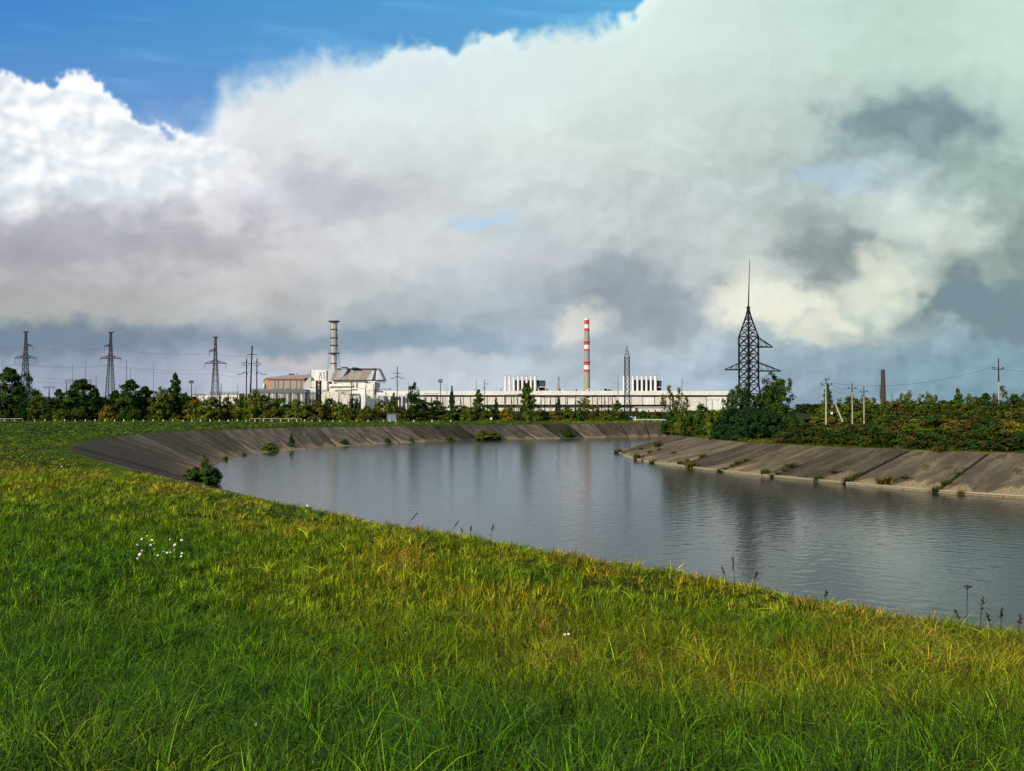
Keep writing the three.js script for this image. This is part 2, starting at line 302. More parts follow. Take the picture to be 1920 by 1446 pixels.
function lining(name, label, top, foot, u0, u1, mats, kerb, underColor) {
  const bank = new THREE.Group(); bank.name = name; bank.userData = { kind: 'structure', label }; scene.add(bank);
  const steps = 700, us = [], s = [0];
  let last = null;
  for (let i = 0; i <= steps; i++) { const u = lerp(u0, u1, i / steps), p = top.getPoint(u); us.push(u); if (last) s.push(s.at(-1) + p.distanceTo(last)); last = p; }
  const uAt = (q) => { let i = 0; while (i < steps - 1 && s[i + 1] < q) i++; return lerp(us[i], us[i + 1], clamp((q - s[i]) / (s[i + 1] - s[i] || 1), 0, 1)); };
  const point = (u, t, lift) => {                                            // t: 0 at the top, 1 at the water line, more below it
    const a = top.getPoint(u), b = foot.getPoint(u); a.y = hill(a.x, -a.z); b.y = WATER;
    return a.lerp(b, t).add(v(0, lift, 0));
  };
  const sheet = (q0, q1, nu, nt, t1, lift, thick, jit = 0) => {
    const pos = [], uv = [], idx = [], w = nt + 1;
    for (let i = 0; i <= nu; i++) { const u = uAt(lerp(q0, q1, i / nu)); for (let j = 0; j <= nt; j++) { const t = j / nt * t1, p = point(u, t, lift + jit * (i / nu - 0.5)); pos.push(p.x, p.y, p.z); uv.push(lerp(q0, q1, i / nu) / 6.6 % 1 + (i === nu ? 0 : 0), 1 - j / nt); } }
    for (let i = 0; i <= nu; i++) { for (let j = 0; j <= nt; j++) uv[(i * w + j) * 2] = i / nu; }
    for (let i = 0; i < nu; i++) for (let j = 0; j < nt; j++) { const a = i * w + j; idx.push(a, a + w, a + 1, a + 1, a + w, a + w + 1); }
    if (thick) {
      const n = pos.length / 3; for (let i = 0; i < n; i++) { pos.push(pos[i * 3], pos[i * 3 + 1] - thick, pos[i * 3 + 2]); uv.push(uv[i * 2], uv[i * 2 + 1]); }
      const side = (a, b) => idx.push(a, b, a + n, b, b + n, a + n);
      for (let i = 0; i < nu; i++) { side(i * w, (i + 1) * w); side((i + 1) * w + nt, i * w + nt); }
      for (let j = 0; j < nt; j++) { side(j + 1, j); side(nu * w + j, nu * w + j + 1); }
    }
    const g = new THREE.BufferGeometry(); g.setAttribute('position', new THREE.Float32BufferAttribute(pos, 3)); g.setAttribute('uv', new THREE.Float32BufferAttribute(uv, 2)); g.setIndex(idx);
    const f = thick ? g.toNonIndexed() : g; f.computeVertexNormals(); return f;
  };
  const total = s.at(-1), n = name === 'grass_bank' ? 0 : Math.round(total / 6.6), gap = 0.19, pr = rng(name.length * 31);
  mesh('slope_base', sheet(0, total, Math.round(total / 2), 3, 1.35, -0.09, 0), std(...underColor, 1), bank);
  for (let k = 0; k < n; k++) {
    const q0 = total * k / n + gap, q1 = total * (k + 1) / n - gap;
    mesh('concrete_slab', sheet(q0, q1, 3, 4, 1.12, 0.03 + rr(-0.03, 0.04, pr), 0.10, rr(-0.05, 0.05, pr)), mats[Math.floor(pr() * mats.length)], bank);
    if (kerb) {
      const g = []; for (let i = 0; i < 3; i++) { const a = point(uAt(lerp(q0, q1, i / 3)), 0.985, 0.05), b = point(uAt(lerp(q0, q1, (i + 1) / 3)), 0.985, 0.05); g.push(bar(a, b, 0.10, 0.26)); }
      mesh('kerb', mergeGeometries(g), kerb, bank);
    }
  }
  return { point, uAt, total };
}
const slabMat = (t, k) => { const m = new THREE.MeshPhysicalMaterial({ map: t, bumpMap: slabBump, bumpScale: 0.02, roughness: 0.95, specularIntensity: 0.15 }); m.color.setRGB(k[0], k[1], k[2]); return m; };
const kerbMat = std(0.33, 0.30, 0.20, 0.9, { bumpMap: slabBump, bumpScale: 0.01 });
const iu = (pts, i) => i / (pts.length - 1);
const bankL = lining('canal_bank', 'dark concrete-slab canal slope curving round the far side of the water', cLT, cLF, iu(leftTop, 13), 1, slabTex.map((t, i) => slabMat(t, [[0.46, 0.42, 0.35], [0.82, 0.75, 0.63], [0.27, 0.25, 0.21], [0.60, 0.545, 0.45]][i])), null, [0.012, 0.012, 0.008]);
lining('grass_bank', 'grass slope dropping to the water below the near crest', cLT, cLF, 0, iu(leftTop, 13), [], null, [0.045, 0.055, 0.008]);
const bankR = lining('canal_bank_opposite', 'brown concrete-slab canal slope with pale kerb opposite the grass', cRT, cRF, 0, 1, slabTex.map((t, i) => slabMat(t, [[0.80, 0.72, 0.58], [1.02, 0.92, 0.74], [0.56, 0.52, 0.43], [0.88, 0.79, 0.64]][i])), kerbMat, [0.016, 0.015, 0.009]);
{
  const a = -150, b = 60, g = box(b - a, 0.02, 7, (a + b) / 2, 0.006, -262);
  struct('road', g, std(0.05, 0.05, 0.05, 0.95));
}

// ---------- grass ----------
function blade(g, r, o) {                                                     // one curved blade appended to arrays g
  const a = r() * 6.283, L = o.len * rr(0.55, 1.15, r), w = o.w * rr(0.7, 1.25, r), lean = rr(0.1, o.lean, r), x0 = rr(-1, 1, r) * o.spread, z0 = rr(-1, 1, r) * o.spread, ca = Math.cos(a), sa = Math.sin(a);
  const tw = rr(-0.8, 0.8, r), px = Math.cos(a + 1.57 + tw), pz = Math.sin(a + 1.57 + tw), n0 = g.pos.length / 3, seg = o.seg, c = o.color(r);
  for (let i = 0; i <= seg; i++) {
    const t = i / seg, th = lean * (0.25 + 1.35 * t * t), h = L * t * Math.cos(Math.min(th, 1.9) * 0.62), out = L * t * Math.sin(th * 0.72), ww = w * (1 - Math.pow(t, 2.2)) * 0.5 + 0.0002;
    const X = x0 + ca * out, Z = z0 + sa * out, k = i === seg ? 1 : 2;
    const nn = v(ca * -Math.sin(th) * 0.0 + ca * 0.35, 1, sa * 0.35).normalize();
    for (let s = 0; s < k; s++) {
      const q = k === 1 ? 0 : s ? 1 : -1;
      g.pos.push(X + px * ww * q, h, Z + pz * ww * q); g.col.push(...c);
      const side = v(-ca * Math.cos(th) + 0.6 * nn.x, Math.sin(th) + 0.35, -sa * Math.cos(th) + 0.6 * nn.z).normalize(); g.nor.push(side.x, side.y, side.z);
    }
    if (i) { const p = n0 + (i - 1) * 2; const f = (a, b, c) => { const A = v(...g.pos.slice(a * 3, a * 3 + 3)), B = v(...g.pos.slice(b * 3, b * 3 + 3)).sub(A), C = v(...g.pos.slice(c * 3, c * 3 + 3)).sub(A); if (B.cross(C).dot(v(...g.nor.slice(a * 3, a * 3 + 3))) < 0) g.idx.push(a, c, b); else g.idx.push(a, b, c); }; if (k === 2) { f(p, p + 1, p + 2); f(p + 1, p + 3, p + 2); } else f(p, p + 1, p + 2); }
  }
}
function tuft(seed, n, o) {
  const r = rng(seed), g = { pos: [], col: [], nor: [], idx: [] };
  for (let i = 0; i < n; i++) blade(g, r, o);
  const b = new THREE.BufferGeometry();
  b.setAttribute('position', new THREE.Float32BufferAttribute(g.pos, 3)); b.setAttribute('color', new THREE.Float32BufferAttribute(g.col, 3)); b.setAttribute('normal', new THREE.Float32BufferAttribute(g.nor, 3)); b.setIndex(g.idx);
  return b;
}
const grassMat = new THREE.MeshPhysicalMaterial({ vertexColors: true, side: THREE.DoubleSide, roughness: 0.6, specularIntensity: 0.2 });
grassMat.roughness = 0.6;
const tint = (dry) => (r) => { const k = Math.pow(2, rr(-1.9, 0.9, r)) * (r() < 0.09 ? 1.9 : 1), yellow = r() < dry ? rr(0.4, 1, r) : 0; return [lerp(1, 1.9, yellow) * k, lerp(1, 1.15, yellow) * k, lerp(1, 2.4, yellow) * k * rr(0.7, 1.4, r)]; };
function meadow(label, geos, spots) {
  const per = geos.map(() => []); spots.forEach((s) => per[s.kind].push(s));
  geos.forEach((g, k) => {
    if (!per[k].length) return;
    const im = new THREE.InstancedMesh(g, grassMat, per[k].length), m = new THREE.Matrix4(), q = new THREE.Quaternion(), e = new THREE.Euler(), c = new THREE.Color();
    per[k].forEach((s, i) => {
      e.set(s.tx, s.turn, s.tz); q.setFromEuler(e);
      m.compose(v(s.x, s.y, -s.d), q, v(s.s * s.wide, s.s * s.h, s.s * s.wide)); im.setMatrixAt(i, m);
      c.setRGB(...s.c); im.setColorAt(i, c);
    });
    im.name = numbered('grass'); im.castShadow = im.receiveShadow = true; scene.add(im);
    tag(im, label[k], 'grass', null, 'stuff');
  });
}
{
  const gr = rng(77), near = [], mid = [], far = [];
  const put = (list, x, d, kinds, s, h, dark) => {
    const e = edge(x, d);
    if (e < (d > 50 ? 1.4 : -3.5)) return;
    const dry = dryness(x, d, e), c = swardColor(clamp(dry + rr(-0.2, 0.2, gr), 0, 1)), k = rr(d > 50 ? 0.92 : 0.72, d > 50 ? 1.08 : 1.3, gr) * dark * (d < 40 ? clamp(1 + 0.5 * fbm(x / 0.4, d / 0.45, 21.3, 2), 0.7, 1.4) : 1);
    const bare = fbm(x / 2.1, d / 2.6, 12.2, 2) > 0.24 && d > 9 ? 0.55 : 1;
    list.push({ x, d, y: hill(x, d) - 0.015 + Math.min(0, e * 0.34), kind: kinds(dry), turn: gr() * 6.283, tx: rr(-0.32, 0.32, gr), tz: rr(-0.32, 0.32, gr), s: s * rr(0.7, 1.25, gr) * bare, h: h * rr(0.75, 1.2, gr) * (e < 2.5 ? 0.7 : 1) * (d < 30 ? 0.95 + 1.3 * fbm(x / 0.7, d / 0.8, 15.2, 2) : 1), wide: 1, c: [c[0] * k, c[1] * k, c[2] * k] });
  };
  const field = (d0, d1, density, list, kinds, s, h, dark = 1) => {
    const half = (d) => d * 0.6 + (d < 20 ? 4.5 : 3);
    for (let d = d0; d < d1;) { const step = (d1 - d0) / 60, n = density * step * half(d) * 2; for (let i = 0; i < n; i++) put(list, rr(-1, 1, gr) * half(d), d + gr() * step, kinds, s, h, dark); d += step; }
  };
  const kn = (dry) => { const q = gr(); return q > 0.978 ? 3 : q > 0.90 ? 4 : q < 0.10 + dry * 0.32 ? 2 : q < 0.5 ? 1 : 0; };
  field(4.2, 9, 150, near, kn, 1.1, 0.9); field(9, 15, 100, near, kn, 1, 0.9, 1.12);
  field(15, 28, 46, mid, (dry) => gr() < 0.02 ? 2 : gr() < dry * 0.7 ? 1 : 0, 1, 0.9); field(28, 52, 17, mid, (dry) => gr() < dry * 0.7 ? 1 : 0, 1.5, 0.55);
  field(50, 120, 6.5, far, () => 0, 1.3, 0.24, 0.72); field(120, 255, 0.9, far, () => 0, 2.6, 0.13, 0.72);
  const nearTufts = [tuft(1, 15, { len: 0.42, w: 0.0068, lean: 2.1, spread: 0.1, seg: 4, color: tint(0.05) }), tuft(2, 14, { len: 0.30, w: 0.0075, lean: 2.4, spread: 0.12, seg: 4, color: tint(0.15) }), tuft(3, 11, { len: 0.36, w: 0.0055, lean: 0.9, spread: 0.08, seg: 4, color: tint(0.55) }), tuft(9, 34, { len: 0.46, w: 0.007, lean: 2.5, spread: 0.05, seg: 5, color: (r) => tint(0.25)(r).map((k) => k * 1.25) }), tuft(12, 16, { len: 0.30, w: 0.006, lean: 3.0, spread: 0.12, seg: 3, color: (r) => { const k = rr(0.5, 1.5, r); return [3.2 * k, 1.5 * k, 12 * k]; } })];
  const midTufts = [tuft(4, 18, { len: 0.26, w: 0.011, lean: 1.4, spread: 0.14, seg: 3, color: tint(0.1) }), tuft(5, 16, { len: 0.30, w: 0.010, lean: 0.9, spread: 0.14, seg: 3, color: tint(0.36) }), tuft(10, 30, { len: 0.5, w: 0.012, lean: 2.0, spread: 0.07, seg: 4, color: (r) => tint(0.2)(r).map((k) => k * 1.4) })];
  const farTufts = [tuft(6, 22, { len: 0.3, w: 0.026, lean: 1.2, spread: 0.45, seg: 2, color: tint(0.16) })];
  meadow(['dark green arching grass tufts close to the camera', 'short green grass filling the nearest ground', 'yellowish upright grass blades among the nearest green tufts', 'big bright tussocks of long arching grass close to the camera', 'dead straw lying flat between the nearest green tufts'], nearTufts, near);
  meadow(['green grass over the middle of the meadow', 'straw-yellow grass along the crest above the water', 'bright tussocks scattered over the middle of the meadow'], midTufts, mid);
  meadow(['short mown grass of the flat lawn beyond the bend'], farTufts, far);
}

// ---------- the power station on the skyline (about 1.5 km away) ----------
const FAR = 1500;
function site(name, label, category, px, d, group) { const p = at(px, 767, d); p.y = 0; const o = thing(name, label, category, p, group); o.userData.d = undefined; delete o.userData.d; return o; }
// a box whose front covers the given span at distance d, as geometry local to o
function span(o, x0, x1, y0, y1, d, depth, toGround = false) {
  const a = at(x0, y0, d), b = at(x1, y1, d), top = a.y, bot = toGround ? 0 : b.y;
  return box(b.x - a.x, top - bot, depth, (a.x + b.x) / 2 - o.position.x, (top + bot) / 2 - o.position.y, -d - depth / 2 - o.position.z);
}
function slab(o, pts, d, depth, toBack = 0) {                                  // outline in the facade's plane, given depth
  const s = new THREE.Shape(); pts.forEach(([x, y], i) => { const p = at(x, y, d); i ? s.lineTo(p.x - o.position.x, p.y - o.position.y) : s.moveTo(p.x - o.position.x, p.y - o.position.y); });
  return new THREE.ExtrudeGeometry(s, { depth, bevelEnabled: false }).translate(0, 0, -d - depth - o.position.z);
}
function plate(o, pts, thick = 0.6) {                                          // a thick sheet through four points [px, py, distance]
  const q = pts.map(([x, y, d]) => at(x, y, d).sub(o.position)), n = new V3().subVectors(q[1], q[0]).cross(new V3().subVectors(q[3], q[0])).normalize().multiplyScalar(thick);
  const all = [...q, ...q.map((p) => p.clone().sub(n))], pos = [], f = (a, b, c, e) => { for (const i of [a, b, c, a, c, e]) pos.push(all[i].x, all[i].y, all[i].z); };
  f(0, 1, 2, 3); f(7, 6, 5, 4); f(0, 4, 5, 1); f(1, 5, 6, 2); f(2, 6, 7, 3); f(3, 7, 4, 0);
  const g = new THREE.BufferGeometry(); g.setAttribute('position', new THREE.Float32BufferAttribute(pos, 3)); g.computeVertexNormals();
  g.setAttribute('uv', new THREE.Float32BufferAttribute(new Float32Array(pos.length / 3 * 2), 2)); return g;
}
const weather = noiseTexture(256, (x, y) => { const n = 0.88 + 0.35 * tiled(x, y, 9, 4.4, 3) + 0.25 * fbm(x * 40, y * 2, 2.2, 2); return [n, n * 0.985, n * 0.95]; });
const rustTex = noiseTexture(256, (x, y) => mix3([0.47, 0.25, 0.12], [0.38, 0.33, 0.28], smoothstep(fbm(x * 14, y * 2, 6.1, 4) + 0.5 * fbm(x * 3, y * 3, 1.1, 3), -0.1, 0.3)));
const mPylon = std(0.06, 0.06, 0.07, 0.7), mSheet = std(0.31, 0.235, 0.185, 0.85, { map: weather }), mSheetMix = std(0.34, 0.29, 0.25, 0.85, { map: weather }), mSheetGrey = std(0.33, 0.31, 0.30, 0.85, { map: weather });
const mWhite = std(0.84, 0.82, 0.75, 0.85, { map: weather }), mCream = std(0.74, 0.69, 0.58, 0.85, { map: weather }), mGrey = std(0.36, 0.37, 0.40, 0.8), mLight = std(0.55, 0.55, 0.56, 0.8, { map: weather }), mDark = std(0.016, 0.015, 0.017, 0.8), mPurple = std(0.10, 0.065, 0.07, 0.9),
  mSlate = std(0.055, 0.06, 0.085, 0.6), mRust = new THREE.MeshStandardMaterial({ map: rustTex, roughness: 0.9 }), mRoof = std(0.26, 0.25, 0.25, 0.8), mBlueGrey = std(0.12, 0.15, 0.155, 0.8), mSteel = std(0.028, 0.028, 0.032, 0.7), mSteelLight = std(0.19, 0.19, 0.21, 0.6), mRed = std(0.55, 0.045, 0.06, 0.7), mTan = std(0.42, 0.36, 0.27, 0.95, { map: weather }), mPaleGrey = std(0.36, 0.35, 0.33, 0.9, { map: weather });
{ // long turbine hall
  const o = site('turbine_hall', 'very long white turbine hall with dark window band behind the trees', 'building', 1003, FAR), M = (n, g, m) => mesh(n, g, m, o);
  M('wall', span(o, 652, 1366, 736, 772, FAR + 1.5, 40, true), mPurple);
  const br = rng(9);
  for (let x = 654; x < 1364;) {
    const big = x > 1176, w = big ? [22, 30, 31, 36, 82][Math.min(4, Math.floor((x - 1176) / 32))] : rr(11, 21, br), e = Math.min(x + w, 1364);
    M('wall_panel', span(o, x + 0.7, e - 0.7, 744.5 + rr(-0.3, 0.3, br), x > 900 && x < 1255 ? 758.8 : 770, FAR, 1.4), br() < 0.5 ? mWhite : mCream);
    if (x > 900 && x < 1255) M('lower_wall_panel', span(o, x + 1.2, e - 1, 761, 771, FAR, 1.4), br() < 0.7 ? mCream : mLight);
    x = e;
  }
  for (let x = 652; x < 1364; x += 35.7) {
    M('roof_edge', span(o, x + 0.15, Math.min(x + 35.55, 1366), 733 + rr(-0.4, 0.4, br), 741, FAR - 3, 12), mWhite);
    if (br() < 0.55) M('window_band', span(o, x + 1, x + 34, 741.3, 743.6, FAR - 0.8, 2), mDark);
  }
  M('canopy', span(o, 900, 1250, 759, 760.6, FAR - 5, 5), mDark);
  for (let i = 0; i < 26; i++) { const x = rr(930, 1160, br), w = rr(1.5, 5, br); M('roof_vent', span(o, x, x + w, 733.5 - rr(1.5, 5, br), 733.2, FAR + 8, 4), br() < 0.5 ? mPurple : mCream); }
  M('roof', span(o, 652, 1366, 733.6, 736, FAR + 9.5, 30), mRoof);
}
function ventBlock(x0, x1, top, label, n, screen, base) {
  const o = site('ventilation_block', label, 'roof vents', (x0 + x1) / 2, FAR + 12, 'ventilation pipe rows on the turbine hall roof'), M = (k, g, m) => mesh(k, g, m, o), d = FAR + 12;
  M('screen_wall', span(o, x0 + (x1 - x0) * 0.3, x1 + 1, top + 8, 734, d + 7, 6), mSlate);
  M('louvre_panel', span(o, x0 + (x1 - x0) * 0.55, x0 + (x1 - x0) * 0.62, top + 10, 733, d + 5.5, 1), mRed);
  M('equipment_box', span(o, screen[0], screen[1], screen[2], screen[3], d + 6, 20), mSlate);
  M('box_frame', mergeGeometries([span(o, screen[0], screen[1] + 1, screen[2] - 1, screen[2], d + 4, 22), span(o, screen[1], screen[1] + 1.1, screen[2], screen[3], d + 4, 22), span(o, screen[0] - 1, screen[1] + 1, screen[3], screen[3] + 1.6, d + 4, 22)]), mLight);
  M('box_support', span(o, screen[0], screen[1] - 1, screen[3] + 1.7, 734, d + 8, 10), mDark);
  for (let i = 0; i < n; i++) {
    const x = lerp(x0 + 2, x1 - 2, i / (n - 1)), a = at(x, 735, d).sub(o.position), b = at(x, top + (i % 3) * 0.5, d).sub(o.position), w = i === n - 1 ? 2.35 : 1.75;
    M('vent_pipe', rod(a, b, w, w, 12), mWhite);
    M('pipe_cap', rod(b, b.clone().add(v(0, 0.7, 0)), w * 0.75, w * 0.75, 10), mDark);
    M('pipe_foot', rod(a, a.clone().add(v(0, 3.4, 0)), w * 1.25, w * 1.05, 12), base);
  }
}
ventBlock(945.5, 1005.5, 705, 'row of white roof pipes behind the tall cone-shaped tree', 8, [1006, 1023, 713.5, 725], mCream);
ventBlock(1168, 1231, 704.5, 'row of white roof pipes right beside the slim lattice mast', 8, [1232, 1241, 714, 725.5], mWhite);
{ // striped chimney
  const d = 1580, o = site('striped_chimney', 'tall red and white banded chimney rising behind the turbine hall', 'chimney', 1100.3, d), k = d / F;
  const tub = (n, y0, y1, m, grow = 0) => { const a = at(1100.3, y1, d).sub(o.position), b = at(1100.3, y0, d).sub(o.position), r = (y) => lerp(4.6, 6.1, (y - 597) / 138) * k + grow; a.y = y1 > 740 ? 0 : a.y; mesh(n, rod(a, b, r(y1), r(y0), 28), m, o); };
  tub('shaft', 698, 771, mTan); tub('shaft', 658, 679, mPaleGrey); tub('shaft', 621, 641, mPaleGrey);
  tub('red_band', 600.5, 608.5, mRed); tub('white_band', 608.5, 616, mWhite, 0.05); tub('red_band', 616, 621, mRed, 0.1);
  tub('red_band', 641, 647, mRed, 0.1); tub('white_band', 647, 654.6, mWhite, 0.05); tub('red_band', 654.6, 658, mRed, 0.1); tub('red_band', 679, 685, mRed, 0.1); tub('white_band', 685, 693, mWhite, 0.05); tub('red_band', 693, 698, mRed, 0.1);
  tub('rim', 597, 600.5, mWhite, 0.2);
  for (const y of [641, 679]) tub('gallery_ring', y - 0.9, y + 0.7, mRed, 1.1);
}
{ // sarcophagus and its neighbours
  const d = FAR, o = site('reactor_building', 'white and rust shelter building with sloping grey roof under the vent stack', 'building', 650, d), M = (n, g, m) => mesh(n, g, m, o);
  M('upper_block', span(o, 583.5, 611.5, 693.5, 714, d, 40), mWhite);
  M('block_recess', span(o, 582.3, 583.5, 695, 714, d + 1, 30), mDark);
  M('wall_stripe', slab(o, [[596.5, 712], [599.5, 697], [601, 697], [603, 712], [602, 712], [600.2, 699], [598, 712]], d - 1, 0.9), mLight);
  M('wall_stripe', span(o, 605, 608, 697, 700, d - 1, 0.9), mLight); M('wall_stripe', span(o, 606, 608, 702, 710, d - 1, 0.9), mLight);
  M('mid_block', span(o, 582, 614, 714.4, 733, d - 4, 40), mCream);
  M('panel', span(o, 583, 587.5, 715, 726, d - 5.2, 1), mWhite); M('panel', span(o, 588, 594, 715, 727, d - 5.2, 1), mWhite); M('panel', span(o, 604.5, 613, 715, 731, d - 5.2, 1), mWhite);
  M('lean_to', slab(o, [[568, 735], [571, 717], [577, 711], [583, 705.5], [583, 735]], d - 6, 30), mLight);
  M('low_annex', slab(o, [[571.5, 728.5], [594, 728.5], [594, 736], [573.5, 736]], d - 40, 20), mWhite);
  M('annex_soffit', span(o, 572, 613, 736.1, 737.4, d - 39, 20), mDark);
  M('tower_wall', span(o, 611.6, 628, 692, 716, d + 3, 40), mLight);
  // the big sloping roof, sheet by sheet
  const ry = 712.3, ty = 692.2, sheets = [[620.6, 626.5, 627.5, 632.5, mSheet], [627, 639, 633, 645, mSheetGrey], [639.4, 650.5, 645.4, 656, mSheet], [651, 661, 656.4, 667.5, mSheetMix], [661.4, 673, 668, 683, mSheetMix], [673.4, 685, 683.4, 698.5, mSheet]];
  M('roof_core', slab(o, [[621, 713], [631, 693.2], [700, 692], [708, 690], [719, 713]], d + 8, 40), mGrey);
  for (const [a, b, c, e, m] of sheets) M('roof_sheet', plate(o, [[a, ry, d - 6], [b, ry, d - 6], [e, ty, d + 6], [c, ty, d + 6]]), m);
  const hip = [[685.5, 692, 699.3, 700.5, mGrey], [692.2, 697, 700.6, 703, mLight], [697.2, 704, 703.1, 706, mSlate], [704.2, 709.5, 706.1, 708.5, mLight], [709.7, 718.8, 708.6, 709.4, mGrey]];
  for (const [a, b, c, e, m] of hip) M('hip_sheet', plate(o, [[a, ry, d - 5], [b, ry, d - 5], [e, c < 701 ? ty : 691, d + 6], [c, ty - 0.6, d + 6]]), m);
  M('ridge_beam', span(o, 631, 700, 691, 692.4, d + 4, 6), mDark);
  M('ridge_cap', slab(o, [[697, 693], [702, 690.4], [705, 690.6], [709.8, 693.5]], d + 3, 10), mSlate);
  M('roof_box', slab(o, [[636, 708], [640, 694], [641, 690], [648, 690], [651, 694], [642, 708]], d - 3, 10), mGrey); M('roof_hood', span(o, 640, 650, 688.2, 690, d - 4, 14), mSlate); M('roof_hood', slab(o, [[658, 691.2], [661, 688.8], [668, 688.8], [675, 691]], d - 1, 12), mSlate);
  M('eaves_beam', span(o, 622, 685, 712.5, 713.2, d - 7, 8), mDark); M('eaves_beam', span(o, 688, 719.5, 713.3, 718, d - 1, 14), mGrey);
  M('front_wall', span(o, 622.5, 706, 713.4, 733, d - 2, 40), mWhite);
  M('buttress_wall', span(o, 617, 700, 727.5, 760, d - 26, 20, true), mCream);
  M('wall_top', span(o, 616.5, 661, 720, 726.6, d - 25, 14), mWhite);
  M('dark_pipe', rod(at(620, 725.8, d - 34).sub(o.position), at(664.5, 725.8, d - 34).sub(o.position), 1.0, 1.0, 8), mDark);
  M('brace_pipe', rod(at(625, 718, d - 12).sub(o.position), at(634, 720.5, d - 12).sub(o.position), 0.7, 0.7, 6), mPurple);
  M('wall_panel', span(o, 671, 686, 720, 728, d - 27, 8), mWhite); M('wall_panel', span(o, 687, 700, 719, 731, d - 27, 8), mWhite); M('wall_panel', span(o, 660, 684, 729, 739, d - 28, 3), mWhite);
  for (const y of [719, 722.5, 726]) M('window', span(o, 667.5, 670.5, y, y + 1.8, d - 3.5, 1.5), mDark);
  M('window', span(o, 684, 694, 717, 718, d - 3.2, 1), mPurple); M('window', span(o, 699, 700.4, 721.5, 727, d - 28.2, 1), mGrey);
  M('dark_column', span(o, 702.5, 705, 716, 738, d - 4, 10), mPurple);
  M('flat_roof', span(o, 710, 729.5, 728, 730.4, d - 5, 26), mGrey);
  for (const [a, b, y0, y1, m] of [[573, 595, 737.6, 770, mPaleGrey], [595.2, 617, 735, 770, mCream], [706, 722, 736, 742, mWhite], [722.5, 745, 735, 743, mWhite], [745, 768, 733.5, 741, mWhite], [674.5, 684.5, 739, 756, mWhite], [618, 640, 735, 752, mCream], [640, 656, 738, 760, mCream], [656.3, 674, 742, 758, mLight]]) M('low_block', span(o, a, b, y0, 770, d - 50 - a % 7, 24, true), m);
  M('grey_shed', span(o, 686, 710, 747, 770, d - 90, 30, true), mBlueGrey); M('grey_shed', span(o, 710.6, 720, 745, 770, d - 88, 30, true), mGrey);
  for (const x of [708, 716, 726, 735, 741, 752, 760]) M('roof_gable', slab(o, [[x - 4, 742.5], [x, 738.2], [x + 4, 742.5]], d - 62, 3), x % 2 ? mWhite : mCream);
  for (const x of [711, 722, 733, 742, 748, 756, 763]) M('pilaster', span(o, x, x + 1.1, 743, 770, d - 56, 2, true), mPurple);
}
{ // rusty hall on the far side of the reactor building
  const d = FAR + 60, o = site('rusty_hall', 'low rust-stained hall with grey roof beside the reactor building', 'building', 535, d), M = (n, g, m) => mesh(n, g, m, o);
  M('wall', slab(o, [[493.5, 728.5], [493.5, 714], [499, 709], [572, 709], [571, 729], [571, 770], [493.5, 770]], d, 60), mRust);
  M('roof', slab(o, [[492.5, 714], [499, 708], [540, 703.2], [583, 702.4], [583, 709], [500, 709.6]], d - 1, 62), mRoof);
  M('rust_band', slab(o, [[500, 711.5], [503, 709.7], [573, 708.6], [570, 711.8]], d - 2.2, 1), std(0.44, 0.16, 0.09, 0.9));
  for (const [a, b] of [[511, 515], [518, 521], [525, 531], [536, 544], [551, 556], [560, 564], [567, 571]]) M('wall_panel', span(o, a, b, 713.5, 729, d - 1.2, 1), mPaleGrey);
  M('stair_block', span(o, 492.3, 495.5, 719.5, 727, d - 3, 4), mWhite); M('roof_vent', span(o, 541.5, 550, 700.5, 703, d + 4, 6), mPurple); M('roof_vent', span(o, 555, 557, 699, 703, d + 4, 3), mRust); M('roof_vent', span(o, 576.5, 578.5, 701.5, 704, d + 4, 3), mPurple);
}
{ // vent stack in its frame
  const d = FAR + 25, px = 625.6, k = d / F, o = site('vent_stack', 'tall pale ventilation stack in a steel frame above the reactor building', 'chimney', px, d), M = (n, g, m) => mesh(n, g, m, o), Y = (y) => at(px, y, d).y;
  M('shaft', rod(v(0, 0, 0), v(0, Y(603.5), 0), 5.6 * k, 5.4 * k, 24), std(0.60, 0.57, 0.47, 0.85, { map: weather }));
  for (const [y, r] of [[617.5, 6.9], [633.5, 7.2], [647.5, 7.6], [662.3, 10.6], [681.5, 6.4]]) M('ring_platform', rod(v(0, Y(y + 0.9), 0), v(0, Y(y - 0.5), 0), r * k, r * k, 20), mSteel);
  M('top_deck', rod(v(0, Y(604.5), 0), v(0, Y(602), 0), 8.6 * k, 11.6 * k, 20), std(0.15, 0.16, 0.19, 0.8)); M('flue_rim', rod(v(0, Y(602), 0), v(0, Y(600.4), 0), 6.2 * k, 5.4 * k, 20), mLight);
  for (let i = 0; i < 8; i++) {
    const a = i * Math.PI / 4 + 0.2, q = (r, y) => v(Math.cos(a) * r * k, Y(y), Math.sin(a) * r * k), rise = [[13, 694], [9.8, 662], [7.4, 647], [7.0, 633], [6.7, 618], [7.6, 604]];
    M('frame_leg', mergeGeometries(rise.slice(1).map((p, j) => bar(q(...rise[j]), q(...p), 0.42))), mSteelLight);
    const a2 = a + Math.PI / 4, q2 = (r, y) => v(Math.cos(a2) * r * k, Y(y), Math.sin(a2) * r * k);
    M('frame_brace', mergeGeometries([bar(q(9.8, 662), q2(7.4, 647), 0.25), bar(q(7.4, 647), q2(7, 633), 0.25), bar(q(7, 633), q2(6.7, 618), 0.25), bar(q(13, 694), q2(9.8, 662), 0.25)]), mSteelLight);
  }
}
